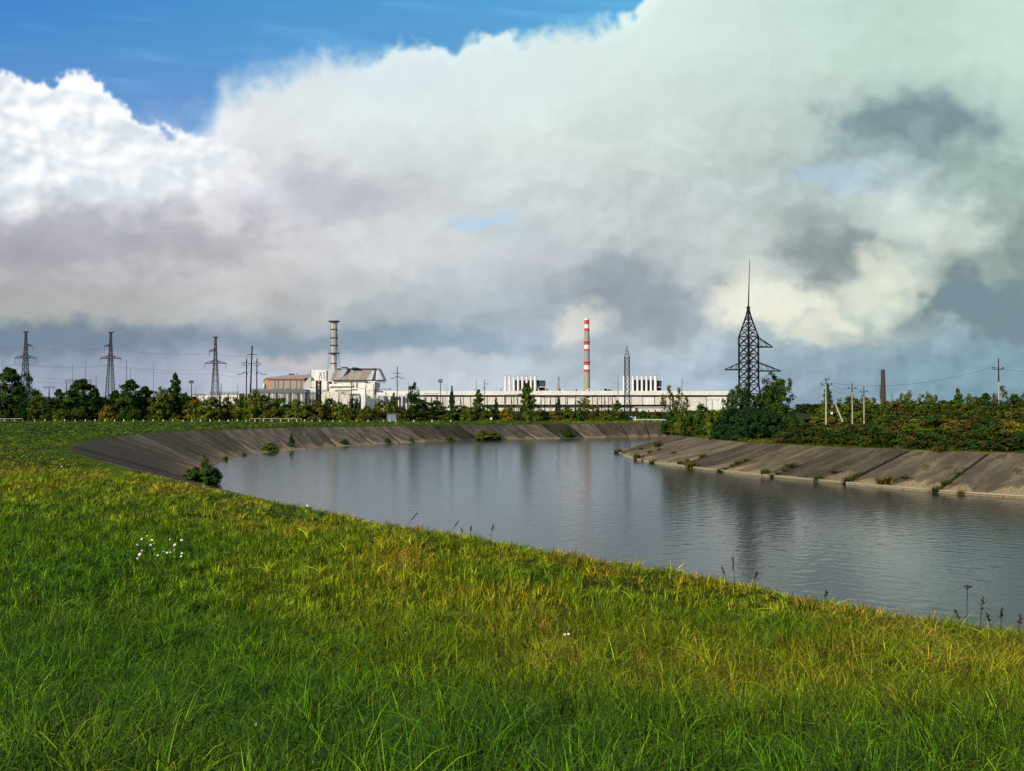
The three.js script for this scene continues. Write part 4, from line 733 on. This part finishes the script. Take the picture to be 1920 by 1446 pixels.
const lobes = (list, s) => (r) => { const [x, y, z, w, h] = list[Math.floor(r() * list.length)], f = ball(y, w, h, s)(r); return [f[0] + x, f[1], f[2] + z, f[3]]; };
const cone = (w, y0, p, s) => (r) => { const t = Math.pow(r(), 0.8), y = y0 + (1 - y0) * 0.96 * t, a = r() * 6.28, q = w * Math.pow(1 - t, p) * Math.sqrt(rr(0.25, 1, r)) * (0.8 + 0.3 * Math.sin(t * 40)); return [Math.cos(a) * q, y, Math.sin(a) * q, s * (1.1 - 0.7 * t)]; };
const column = (w, y0, s) => (r) => { const t = r(), y = y0 + (1 - y0) * 0.97 * t, a = r() * 6.28, q = w * Math.pow(Math.sin(Math.min(1, 0.16 + t * 0.86) * Math.PI), 0.6) * Math.sqrt(r()); return [Math.cos(a) * q, y, Math.sin(a) * q, s]; };
const mound = (w, s) => (r) => { const a = r() * 6.28, q = Math.sqrt(r()), top = 0.92 * Math.sqrt(Math.max(0.05, 1 - q * q * 0.9)); return [Math.cos(a) * q * w, rr(0.08, 1, r) * top, Math.sin(a) * q * w, s * rr(0.7, 1.3, r)]; };
const DG = [[0.019, 0.043, 0.006], [0.026, 0.053, 0.007], [0.016, 0.034, 0.007], [0.036, 0.055, 0.007]], BG = [[0.010, 0.032, 0.009], [0.014, 0.038, 0.010], [0.009, 0.024, 0.009]], OL = [[0.069, 0.084, 0.007], [0.054, 0.075, 0.007], [0.084, 0.084, 0.009], [0.042, 0.063, 0.007]],
  RU = [[0.063, 0.051, 0.009], [0.054, 0.053, 0.007], [0.042, 0.051, 0.006], [0.075, 0.057, 0.011]], YE = [[0.110, 0.094, 0.008], [0.083, 0.083, 0.008], [0.132, 0.094, 0.009]], MG = [[0.048, 0.087, 0.011], [0.064, 0.095, 0.013], [0.036, 0.070, 0.010]];
const kinds = {
  round: [crown(21, 48, 0.019, 120, cone(0.44, 0.0, 0.52, 0.075), DG), trunk(1, 0.8, 0.022, 6), barkMat],
  roundOlive: [crown(22, 44, 0.022, 90, lobes([[0.05, 0.68, 0, 0.3, 0.28], [-0.15, 0.5, 0, 0.3, 0.3], [0.18, 0.4, 0.1, 0.3, 0.32], [0, 0.25, 0, 0.4, 0.24]], 0.06), OL), trunk(2, 0.8, 0.022, 6), barkMat],
  fir: [crown(23, 46, 0.019, 120, cone(0.42, 0.02, 0.75, 0.058), [...BG, ...DG], 0.5), trunk(3, 0.95, 0.02, 3), barkMat],
  pine: [crown(24, 50, 0.018, 64, lobes([[0, 0.82, 0, 0.2, 0.16], [0.18, 0.62, 0, 0.26, 0.16], [-0.2, 0.55, 0.05, 0.25, 0.16], [0.1, 0.36, 0.1, 0.36, 0.2], [-0.1, 0.2, 0, 0.42, 0.2]], 0.06), BG), trunk(4, 0.9, 0.022, 8), barkMat],
  spruce: [crown(25, 40, 0.03, 85, cone(0.46, 0.04, 0.9, 0.06), BG, 0.4), trunk(5, 0.95, 0.025, 2), barkMat],
  poplar: [crown(26, 48, 0.020, 105, cone(0.40, 0.06, 0.62, 0.062), [...MG, ...DG]), trunk(6, 0.9, 0.022, 4), paleBark],
  bush: [crown(27, 46, 0.034, 80, mound(0.46, 0.085), DG), trunk(7, 0.5, 0.02, 6), barkMat],
  bushBlue: [crown(28, 50, 0.028, 95, mound(0.46, 0.08), BG), trunk(8, 0.5, 0.02, 6), barkMat],
  bushOlive: [crown(29, 46, 0.034, 80, mound(0.46, 0.085), OL), trunk(9, 0.5, 0.02, 6), barkMat],
  bushRust: [crown(30, 46, 0.034, 80, mound(0.46, 0.085), RU), trunk(10, 0.5, 0.02, 6), barkMat],
  bushYellow: [crown(31, 46, 0.034, 70, mound(0.46, 0.085), YE), trunk(11, 0.5, 0.02, 6), barkMat],
  sparse: [crown(32, 40, 0.018, 62, lobes([[0.0, 0.86, 0, 0.16, 0.12], [-0.22, 0.66, 0, 0.2, 0.16], [0.22, 0.6, 0.1, 0.22, 0.18], [0, 0.46, 0, 0.34, 0.18], [0, 0.24, 0, 0.44, 0.22], [0, 0.12, 0, 0.46, 0.14]], 0.05), [...OL, [0.06, 0.05, 0.012]]), trunk(12, 0.92, 0.02, 12), barkMat],
  willow: [crown(33, 56, 0.016, 120, lobes([[0, 0.78, 0, 0.30, 0.2], [0.2, 0.58, 0, 0.3, 0.26], [-0.22, 0.55, 0, 0.28, 0.26], [0, 0.35, 0, 0.44, 0.32]], 0.05), [...DG, [0.032, 0.046, 0.008]], 0.55), trunk(13, 0.85, 0.024, 9), barkMat],
};
const protos = {};
function plant(kind, label, category, px, top, d, wpx, name, group) {
  const base = at(px, 767, d); base.y = hill(base.x, d) - 0.05; const h = at(px, top, d).y - base.y, w = wpx * d / F * 1.08, key = kind + name;
  let o;
  if (!protos[key]) {
    o = thing(name, label, category, base, group); const [c, t, m] = kinds[kind];
    mesh('trunk', t, m, o); mesh('crown', c, leafMat, o); protos[key] = o;
  } else { o = copy(protos[key], base, 0, null, label); if (group) o.userData.group = group; }
  o.rotation.y = R() * 6.28; o.scale.set(w, h, w); return o;
}
const T = (kind, px, top, d, w, label) => plant(kind, label, 'tree', px, top, d, w, { fir: 'conifer_tree', spruce: 'spruce_tree', pine: 'pine_tree', poplar: 'poplar_tree', willow: 'willow_tree' }[kind] ?? 'leafy_tree');
const B = (kind, px, top, d, w, label) => plant(kind, label, 'bush', px, top, d, w, 'bush');
T('round', 18, 692, 270, 64, 'big dark tree at the left edge, left of the first lattice pylon'); T('pine', 52, 702, 266, 34, 'dark spiky pine touching the first lattice pylon base');
T('roundOlive', 74, 742, 264, 32, 'low olive tree right of the spiky pine by the first pylon'); T('round', 93, 748, 262, 30, 'small dark tree below the T-shaped gantry'); T('round', 110, 731, 272, 30, 'middling dark tree just left of the wide dark tree');
T('round', 150, 713, 268, 66, 'wide dark tree under the dark switchyard gantry'); T('round', 178, 728, 274, 30, 'dark tree filling the right shoulder of the wide tree'); B('bushYellow', 202, 762, 258, 26, 'yellow-brown bush below the second lattice pylon'); B('bushOlive', 116, 768, 258, 30, 'olive bush at the foot of the wide dark tree, left side');
T('round', 243, 714, 268, 52, 'dark round-headed tree right of the second lattice pylon'); T('round', 215, 733, 275, 34, 'dark tree directly behind the yellow-brown bush'); T('round', 272, 726, 274, 40, 'dark tree between the round-headed tree and the pointed conifer'); T('roundOlive', 303, 731, 266, 42, 'greenish tree in front of the pointed conifer, left side'); T('fir', 328, 703, 272, 34, 'pointed dark conifer left of the third lattice pylon'); T('round', 346, 738, 270, 28, 'dark low tree at the right foot of the pointed conifer');
[[362, 752, 'bushYellow', 44, 'yellowish bush under the short lamp mast'], [392, 748, 'bushOlive', 46, 'olive bush under the third lattice pylon'], [424, 748, 'bushRust', 44, 'reddish olive bush right of the third pylon'], [452, 744, 'bushOlive', 40, 'olive bush left of the three dark poles'], [476, 736, 'bushOlive', 34, 'highest olive bush at the feet of the three dark poles'], [500, 744, 'bushOlive', 44, 'olive bush below the left end of the rusty hall'], [530, 749, 'bush', 44, 'dark green bush below the middle of the rusty hall'], [560, 752, 'bushOlive', 44, 'olive bush below the right end of the rusty hall'], [590, 752, 'bushRust', 44, 'rusty olive bush left of the black lattice column'], [615, 750, 'bush', 34, 'dark bush right of the black lattice column'], [640, 757, 'bushOlive', 40, 'olive bush in front of the Y-braced gantry'], [664, 750, 'bush', 26, 'dark bush at the foot of the forked black pole'], [688, 763, 'bushRust', 40, 'reddish bush left of the blue-grey hut'], [712, 753, 'bushOlive', 26, 'upright olive bush left of the single dark pole'], [732, 757, 'bushOlive', 34, 'olive bush behind the blue-grey hut'], [752, 764, 'bushRust', 34, 'rust bush right of the blue-grey hut'], [738, 738, 'poplar', 16, 'slender green tree just left of the single dark pole']].forEach(([x, y, k, w, l]) => (k === 'poplar' ? T : B)(k, x, y, 266 + (x % 7), w, l));
T('pine', 776, 720, 270, 36, 'dark blue-green bushy tree right of the reactor building'); T('round', 788, 750, 268, 50, 'broad dark tree under the bushy blue-green tree'); T('round', 818, 752, 272, 44, 'dark tree at the foot of the floodlight mast'); T('spruce', 847, 726, 280, 17, 'narrow pointed spruce right of the floodlight mast'); B('bush', 862, 762, 268, 39, 'dark bush under the narrow spruce'); T('poplar', 897, 732, 276, 24, 'slender pale green tree at the two thin poles'); B('bushOlive', 878, 765, 266, 28, 'olive bush left of the slender pale tree'); B('bush', 915, 762, 268, 28, 'dark bush behind the white marker disc'); T('spruce', 930, 744, 300, 13, 'tiny dark spruce left of the tall cone-shaped tree'); B('bushYellow', 952, 765, 268, 27, 'yellow-green bush left of the tall cone-shaped tree'); T('poplar', 988.5, 721, 258, 37, 'tall cone-shaped tree with pale trunk in front of the roof pipes');
B('bushOlive', 1016, 769, 268, 28, 'olive bush at the right of the tall cone-shaped tree'); T('spruce', 1047, 744, 300, 15, 'small dark spruce midway to the striped chimney'); B('bushYellow', 1034, 773, 264, 28, 'yellowish low bush before the small dark spruce'); B('bushOlive', 1062, 765, 268, 30, 'olive bush left below the striped chimney'); T('sparse', 1098, 743, 275, 40, 'reddish thin-crowned tree right below the striped chimney'); B('bush', 1084, 767, 266, 27, 'dark green bush directly below the striped chimney'); B('bushRust', 1116, 765, 268, 28, 'rust bush right of the thin-crowned tree'); B('bushOlive', 1136, 769, 268, 25, 'olive bush left of the cone tree by the slim mast'); T('poplar', 1158, 752, 272, 24, 'short cone tree left of the slim lattice mast'); B('bushBlue', 1172, 779, 258, 25, 'dark blue-green bush at the slim mast base, left of the blue booth'); B('bush', 1206, 777, 262, 25, 'green bush right of the pale blue booth'); B('bushOlive', 1226, 779, 262, 22, 'olive bush behind the white guard rail');
T('sparse', 1256, 726, 128, 34, 'tall sparse tree, left of the two at the tip of the opposite bank'); T('sparse', 1274, 730, 126, 32, 'tall sparse tree, right of the two at the tip of the opposite bank'); B('bush', 1262, 772, 127, 40, 'dark bush under the two tall sparse trees'); B('bushOlive', 1285, 768, 124, 40, 'olive bush just right of the two sparse trees'); B('bush', 1310, 762, 122, 46, 'dark round bush midway between sparse trees and main pylon'); B('bushOlive', 1334, 772, 120, 34, 'olive bush right of the dark round bush'); B('bushOlive', 1352, 768, 124, 34, 'grey-olive bush left of the main pylon bushes');
T('willow', 1390, 725, 130, 60, 'dark drooping tree at the left leg of the main pylon'); T('willow', 1456, 706, 128, 68, 'tall round willow right of the main pylon'); T('willow', 1432, 735, 134, 40, 'dark drooping tree behind the right leg of the main pylon'); B('bushBlue', 1372, 771, 108, 50, 'dark blue-green bush left below the main pylon'); B('bushBlue', 1404, 772, 106, 56, 'dark green bush directly below the main pylon'); B('bushBlue', 1440, 768, 109, 52, 'dark bush below the round willow, left half'); B('bush', 1468, 764, 111, 48, 'dark bush below the round willow, right half'); B('bushBlue', 1350, 790, 106.5, 32, 'low dark bush at the bank top left of the main pylon'); B('bushBlue', 1385, 794, 103.5, 44, 'lowest dark bush hanging over the bank top under the pylon');
T('poplar', 1552, 721, 215, 20, 'narrow poplar behind the insulator pole'); B('bushOlive', 1545, 765, 190, 44, 'olive bush at the foot of the narrow poplar'); B('bushOlive', 1572, 768, 190, 34, 'olive bush behind the slanting strut'); T('roundOlive', 1596, 745, 215, 46, 'green tree behind the left pole of the pair'); T('roundOlive', 1622, 746, 212, 44, 'green tree behind the right pole of the pair'); B('bush', 1645, 770, 200, 36, 'green bush left of the brown chimney base');
[['roundOlive', 1680, 752, 44, 'olive tree right of the brown chimney'], ['roundOlive', 1703, 738, 34, 'green tree, first peak right of the brown chimney'], ['sparse', 1726, 741, 30, 'thin pale-topped tree, second peak right of the brown chimney'], ['roundOlive', 1742, 741, 34, 'rounded green tree, third peak right of the brown chimney'], ['round', 1768, 752, 40, 'dark tree in the dip of the right thicket'], ['poplar', 1797, 731, 26, 'yellow-green tree standing highest in the middle of the right thicket'], ['round', 1786, 752, 34, 'dark tree under the highest yellow-green tree'], ['roundOlive', 1820, 744, 36, 'olive tree right of the highest yellow-green tree'], ['round', 1848, 739, 36, 'dark rounded tree left of the tall right-edge pole'], ['sparse', 1882, 726, 40, 'thin tree with open crown behind the tall right-edge pole'], ['round', 1903, 741, 36, 'dark tree right of the tall right-edge pole'], ['roundOlive', 1925, 740, 36, 'olive tree cut off by the right edge']].forEach(([k, x, y, w, l], i) => T(k, x, y, 172 + (i * 7) % 17, w, l));
[['bush', 1656, 788, 106, 48, 'dark green bush at the bank top below the brown chimney'], ['bushRust', 1690, 776, 118, 70, 'rust-brown bush right of the dark bank-top bush'], ['bushRust', 1735, 772, 122, 74, 'brown-green bush in the middle of the right thicket'], ['bushOlive', 1712, 798, 102, 60, 'olive-brown low bush near the bank top, left of the brown pair'], ['bushRust', 1780, 780, 112, 66, 'brown bush below the highest yellow-green tree'], ['bushOlive', 1760, 804, 98, 56, 'low olive bush near the bank top below the brown bush'], ['bushRust', 1822, 776, 110, 56, 'rusty bush left of the tall right-edge pole'], ['bush', 1846, 788, 94, 48, 'dark green bush at the foot of the tall right-edge pole'], ['bushYellow', 1898, 792, 92, 56, 'yellow-green bush right of the tall right-edge pole'], ['bushRust', 1905, 770, 112, 60, 'brown bush at the right edge'], ['bushRust', 1806, 804, 92, 48, 'low brown bush left of the dark bush by the tall pole'], ['bushOlive', 1880, 814, 87, 44, 'lowest olive bush at the bank top right of the tall pole'], ['bushRust', 1668, 796, 102, 36, 'small brown bush beside the dark bank-top bush']].forEach(([k, x, y, d, w, l]) => B(k, x, y, d, w, l));
// growth that reads as one mass
function thicket(label, seed, n, spot, tones, name = 'undergrowth', shade = 1) {
  const g = crown(seed, 20, 0.058, 26, mound(0.46, 0.11), tones), r = rng(seed), im = new THREE.InstancedMesh(g, leafMat, n), m = new THREE.Matrix4(), q = new THREE.Quaternion(), c = new THREE.Color();
  for (let i = 0; i < n; i++) { const [p, h, w] = spot(r); q.setFromAxisAngle(v(0, 1, 0), r() * 6.28); m.compose(p, q, v(w, h, w)); im.setMatrixAt(i, m); const k = shade * Math.pow(2, rr(-1.1, 0.35, r)); c.setRGB(k * rr(0.85, 1.2, r), k, k); im.setColorAt(i, c); }
  im.name = numbered(name); im.castShadow = im.receiveShadow = true; scene.add(im); tag(im, label, 'undergrowth', null, 'stuff');
}
const ground = (px, d) => { const p = at(px, 767, d); p.y = -0.05; return p; };
thicket('brown-green undergrowth filling between the bushes along the far road', 41, 400, (r) => { const px = rr(-60, 1245, r); return [ground(px, rr(266, 296, r)), rr(1.2, 3.0, r) * (px < 700 ? 1.3 : 1), rr(3, 6, r)]; }, [...OL, ...RU, ...DG, ...DG]);
thicket('taller dark undergrowth behind the left row of trees', 42, 170, (r) => [ground(rr(-80, 360, r), rr(282, 330, r)), rr(4, 7.5, r), rr(5, 8, r)], [...DG, ...DG, ...OL]);
thicket('brown undergrowth thicket behind the opposite bank on the right', 43, 380, (r) => { const px = rr(1664, 2000, r), d = rr(92, 200, r); return [ground(px, Math.max(d, lerp(112, 86, (px - 1630) / 300))), rr(1.2, 2.6, r) + smoothstep(d, 110, 160) * 2.2, rr(2.2, 4.2, r)]; }, [...RU, ...RU, ...OL, ...DG]);
thicket('low brown scrub right of the main pylon behind the bank top', 44, 240, (r) => { const px = rr(1470, 1660, r); return [ground(px, rr(101, 150, r)), rr(0.5, 1.25, r), rr(1.6, 3.4, r)]; }, [[0.060, 0.040, 0.018], [0.050, 0.036, 0.015], [0.075, 0.055, 0.022], RU[0], RU[1], OL[1]]);
thicket('dark scrub along the top edge of the opposite bank on the right', 47, 260, (r) => { for (;;) { const p = ground(rr(1470, 1990, r), rr(74, 108, r)), k = edge(p.x, -p.z); if (k > 2.6 && k < 12) return [p, rr(0.6, 1.5, r), rr(1.4, 3.0, r)]; } }, [...DG, ...RU, RU[2], [0.05, 0.038, 0.016], [0.06, 0.046, 0.018], OL[3]], 'undergrowth', 0.85);
thicket('low scrub between the sparse trees and the main pylon', 45, 110, (r) => { const px = rr(1268, 1370, r); return [ground(px, rr(118, 146, r)), rr(0.8, 2.6, r), rr(1.6, 3.2, r)]; }, [...OL, ...DG, ...RU]);
thicket('distant dark treeline under the horizon', 46, 420, (r) => { const d = rr(760, 980, r), left = r() < 0.45; return [ground(left ? rr(-120, 350, r) : rr(1500, 2040, r), d), rr(5, 8.5, r), rr(12, 22, r)]; }, [...DG, ...DG, ...OL], 'treeline');

// weeds: tufts of long stems
for (const [k, tones] of Object.entries({ weedOlive: OL, weedRust: RU, weedYellow: YE })) kinds[k] = [tuft(k.length * 7 + 3, 110, { len: 1.0, w: 0.045, lean: 1.5, spread: 0.32, seg: 4, color: (r) => { const t = tones[Math.floor(r() * tones.length)], q = rr(0.6, 1.5, r); return t.map((x) => x * q); } }), trunk(17, 0.5, 0.012, 9), barkMat];
function slopeSpot(bank, px, py, dz = 0) {                                    // the point of a bank's slope under a pixel
  let best = null, e = 1e9; for (let q = 0; q <= bank.total; q += 0.8) for (let t = 0; t <= 1.06; t += 0.04) { const p = bank.point(bank.uAt(q), t, 0), x = p.x, d = -p.z, c = Math.cos(TILT), s = Math.sin(TILT), f = (p.y - EYE) * s + d * c, X = CX + F * x / f, Y = CY - F * ((p.y - EYE) * c - d * s) / f, k = Math.hypot(X - px, Y - py); if (k < e) { e = k; best = p; } }
  best.y -= 0.08; return best;
}
function slopePlant(kind, name, category, label, bank, px, py, wpx, hpx, group) {
  const p = slopeSpot(bank, px, py), k = -p.z / F, key = kind + name; let o;
  if (!protos[key]) { o = thing(name, label, category, p, group); mesh('stem', kinds[kind][1], barkMat, o); mesh('foliage', kinds[kind][0], kind.startsWith('weed') ? grassMat : leafMat, o); protos[key] = o; } else o = copy(protos[key], p, 0, null, label);
  o.rotation.y = R() * 6.28; o.scale.set(wpx * k, hpx * k, wpx * k); return o;
}
[['bush', 379, 908, 66, 36, 'dark round bush where the slabs meet the water at the near left'], ['bushOlive', 505, 846, 30, 15, 'olive bush at the water edge left of the thin dark sapling'], ['bush', 645, 835, 16, 10, 'small dark bush at the far water edge, right of the thin sapling'], ['bush', 726, 831, 12, 9, 'small dark bush at the far water edge below the reactor building'], ['bushOlive', 770, 828, 12, 8, 'small olive bush at the far water edge right of the reactor'], ['bushOlive', 842, 826, 16, 9, 'small olive bush left of the wide olive clump'], ['bushOlive', 912, 824, 52, 15, 'wide olive clump on the far water edge under the tall cone tree'], ['bush', 1062, 820, 20, 14, 'dark bush on the far slope below the striped chimney'], ['weedRust', 457, 856, 12, 9, 'reddish tuft at the water edge between round bush and olive bush'], ['weedRust', 423, 862, 12, 14, 'reddish tuft just above the round bush by the water']].forEach(([k, x, y, w, h, l]) => slopePlant(k, 'bank_bush', 'bush', l, bankL, x, y, w, h));
slopePlant('spruce', 'sapling', 'sapling', 'thin dark sapling standing on the far slope by the water', bankL, 546, 840, 14, 26); slopePlant('sparse', 'sapling', 'sapling', 'brown-topped sapling sticking up behind the round bush', bankL, 386, 892, 26, 34);
[[1160, 849, 20, 14, 'weedOlive', 'green weeds at the very tip of the opposite slope'], [1196, 862, 22, 14, 'weedRust', 'brown weeds on the kerb, first from the tip'], [1222, 868, 18, 12, 'weedOlive', 'weeds on the kerb, second from the tip'], [1236, 838, 18, 15, 'weedRust', 'brown weed standing high on the slope near the tip'], [1300, 877, 30, 17, 'weedYellow', 'yellow weeds in the joint below the olive bushes'], [1355, 884, 10, 6, 'weedRust', 'tiny weeds on the kerb left of the wide yellow clump'], [1436, 890, 22, 15, 'weedOlive', 'weeds on the kerb below the main pylon'], [1482, 873, 30, 10, 'weedOlive', 'weeds along the joint halfway up below the round willow'], [1533, 900, 22, 17, 'weedOlive', 'olive weeds on the kerb below the insulator pole'], [1566, 885, 24, 9, 'weedRust', 'weeds up the joint above the kerb below the insulator pole'], [1664, 910, 36, 20, 'weedYellow', 'yellow-brown weeds on the kerb below the brown chimney'], [1700, 893, 26, 9, 'weedOlive', 'weeds up the joint right of the yellow-brown kerb weeds'], [1800, 926, 16, 15, 'weedRust', 'rust weeds on the kerb furthest towards the picture edge'], [1768, 846, 30, 15, 'weedYellow', 'yellow weeds creeping over the slope top on the right']].forEach(([x, y, w, h, k, l]) => slopePlant(k, 'weed_clump', 'weed', l, bankR, x, y, w, h, 'weeds in the joints of the opposite slope'));
{ // more of them up the joints
  const n = Math.round(bankR.total / 6.6);
  for (let k = 1; k < n; k++) for (const t of [0.97, 0.9, 0.8, 0.7, 0.58]) {
    const p = bankR.point(bankR.uAt(bankR.total * k / n), t, -0.06), seen = p.z < -60 && p.z > -128 && CX + F * p.x / -p.z < 1912; if (!seen || R() < 0.35) continue;
    const o = copy(protos.weedOliveweed_clump, p, R() * 6.28, v(rr(0.6, 1.2), rr(0.3, 0.65), rr(0.6, 1.2)), 'small weeds growing up a slab joint of the opposite slope'); o.userData.group = 'small weeds up the slab joints';
  }
}
// white flowers on the left, some single ones elsewhere
{
  const petal = new THREE.SphereGeometry(0.016, 8, 5).scale(1, 0.35, 0.62).translate(0.017, 0, 0), head = mergeGeometries([0, 1, 2, 3, 4, 5].map((i) => petal.clone().rotateZ(0.25).rotateY(i * Math.PI / 3))), heart = new THREE.SphereGeometry(0.008, 8, 6).translate(0, 0.004, 0);
  const white = std(0.85, 0.85, 0.80, 0.7), yolk = std(0.6, 0.4, 0.03, 0.8), green = std(0.05, 0.10, 0.01, 0.8), fr = rng(8);
  let proto = null;
  const spots = [[274.5, 1005], [265, 1014], [284, 1016], [256, 1024], [281, 1027], [288, 1030], [265, 1033], [318, 1012], [339, 1018], [306, 1035], [318, 1036], [325, 1034], [327, 1031], [295, 1045], [340, 1041], [339, 1047], [261, 1051], [256, 1053], [312, 1040]];
  spots.forEach(([x, y], i) => {
    const p = onPlane(x, y + 9, 0.02), s = 0.9 * rr(0.75, 1.25, fr) * (i === 4 || i === 16 || i === 12 ? 1.35 : 1);
    if (!proto) {
      proto = thing('white_flower', 'small white flower standing in the dark grass on the left', 'flower', p, 'white flowers in the dark grass on the left');
      mesh('stem', rod(v(0, -0.1, 0), v(0.01, 0.16, 0), 0.003, 0.002, 5), green, proto); const h = mesh('flower_head', head, white, proto); h.position.set(0.01, 0.165, 0); h.rotation.x = 0.75; const y2 = mesh('heart', heart, yolk, h); y2.castShadow = true;
      proto.scale.setScalar(s);
    } else copy(proto, p, rr(-0.8, 0.8, fr), v(s, s, s));
  });
  [[575, 951, 'single white flower on the crest at the left end of the water'], [1058, 1208, 'white flower low in the grass right of the middle'], [1065, 1207, 'white flower touching its neighbour right of the middle'], [759, 1205, 'white flower alone in the middle meadow'], [54, 1335, 'white flower alone near the lower left corner'], [480, 1352, 'white flower alone between lower left corner and middle'], [1583, 1305, 'white flower alone in the lower right grass'], [115, 873, 'white speck of a flower on the flat lawn left of the slabs']].forEach(([x, y, l]) => { const p = onPlane(x, y + 8, y > 1250 ? 0.85 : 0.05); p.y = hill(p.x, -p.z) + 0.02; const o = copy(proto, p, rr(-0.6, 0.6, fr), v(1, 1, 1), l); delete o.userData.group; const s = y < 960 ? 1.3 : 0.7; o.scale.setScalar(s); });
  // dry stalks along the crest
  const dryM = std(0.045, 0.034, 0.02, 0.9), seedM = std(0.03, 0.021, 0.015, 0.9);
  const stalk = (label, px, top, base, leanPx, kind) => {
    const b = onPlane(px, base, 0.1), d = -b.z, k = d / F; b.y = hill(b.x, d) - 0.05; const h = (base - top) * k + 0.15, o = thing('dry_stalk', label, 'dry weed', b), L = leanPx * k;
    mesh('stem', new THREE.TubeGeometry(new THREE.QuadraticBezierCurve3(v(0, 0, 0), v(L * 0.25, h * 0.6, 0), v(L, h, 0)), 10, 0.006, 5), dryM, o);
    if (kind === 'umbel') { const g = []; for (let i = 0; i < 12; i++) { const a = i * 2.4, q = 0.035 * Math.sqrt(i / 3), t = v(L + Math.cos(a) * q, h + 0.03, Math.sin(a) * q); g.push(rod(v(L, h - 0.03, 0), t, 0.002, 0.002, 4), new THREE.SphereGeometry(0.013, 6, 4).translate(t.x, t.y, t.z)); } mesh('umbel', mergeGeometries(g), seedM, o); } else {
      const g = []; for (let i = 0; i < 16; i++) { const t = rr(0.62, 1, fr), y = h * t, x = L * (0.5 * t * (1 - t) + t * t); g.push(new THREE.SphereGeometry(0.008, 5, 4).scale(1, 2.4, 1).rotateZ(rr(-0.9, 0.9, fr)).translate(x + rr(-0.02, 0.02, fr), y, rr(-0.02, 0.02, fr))); } mesh('seed_head', mergeGeometries(g), seedM, o);
      if (kind === 'twig') { const t = []; for (let i = 0; i < 4; i++) { const y = h * rr(0.3, 0.8, fr), s = i % 2 ? 1 : -1; t.push(rod(v(L * (y / h) * 0.7, y, 0), v(L * (y / h) * 0.7 + s * h * 0.22, y + h * 0.16, 0.02), 0.004, 0.002, 4)); } mesh('twig', mergeGeometries(t), dryM, o); }
    }
  };
  stalk('thin dry stalk leaning right over the water, left of the reddish pair', 762, 963, 984, 20, 'seed'); stalk('dry stalk leaning right over the water, next along the crest', 845, 976, 994, 16, 'seed'); stalk('short reddish dry stalk at the crest, left one of a pair', 868, 990, 1000, -3, 'seed'); stalk('pale dry stalk between the reddish ones on the crest', 881, 987, 1002, 3, 'seed'); stalk('reddish dry stalk with a side twig on the crest', 920, 983, 1006, 5, 'twig');
  stalk('tall dark dry stalk on the crest, middle one of three at right', 1378, 1046, 1092, -4, 'seed'); stalk('dark dry stalk left of the tallest one at right', 1362, 1062, 1088, -8, 'seed'); stalk('dark dry stalk leaning right of the tallest one', 1408, 1072, 1098, 13, 'seed'); stalk('reddish stubby stalk on the crest right of the three dark ones', 1546, 1110, 1126, 4, 'seed');
  stalk('tall dry umbel plant on the crest at the right', 1813, 1112, 1174, 2, 'umbel'); stalk('branched dry weed beside the tall umbel plant', 1838, 1128, 1176, 6, 'twig'); stalk('low branched dry weed left below the umbel plant', 1803, 1152, 1172, -12, 'twig'); stalk('branched dark weed at the crest near the right edge', 1876, 1148, 1184, 4, 'twig'); stalk('dark weed touching the right edge of the crest', 1908, 1162, 1188, 8, 'twig'); stalk('short dark weed between the umbel plant and the edge', 1858, 1160, 1180, -6, 'twig');
}

renderer.render(scene, camera);
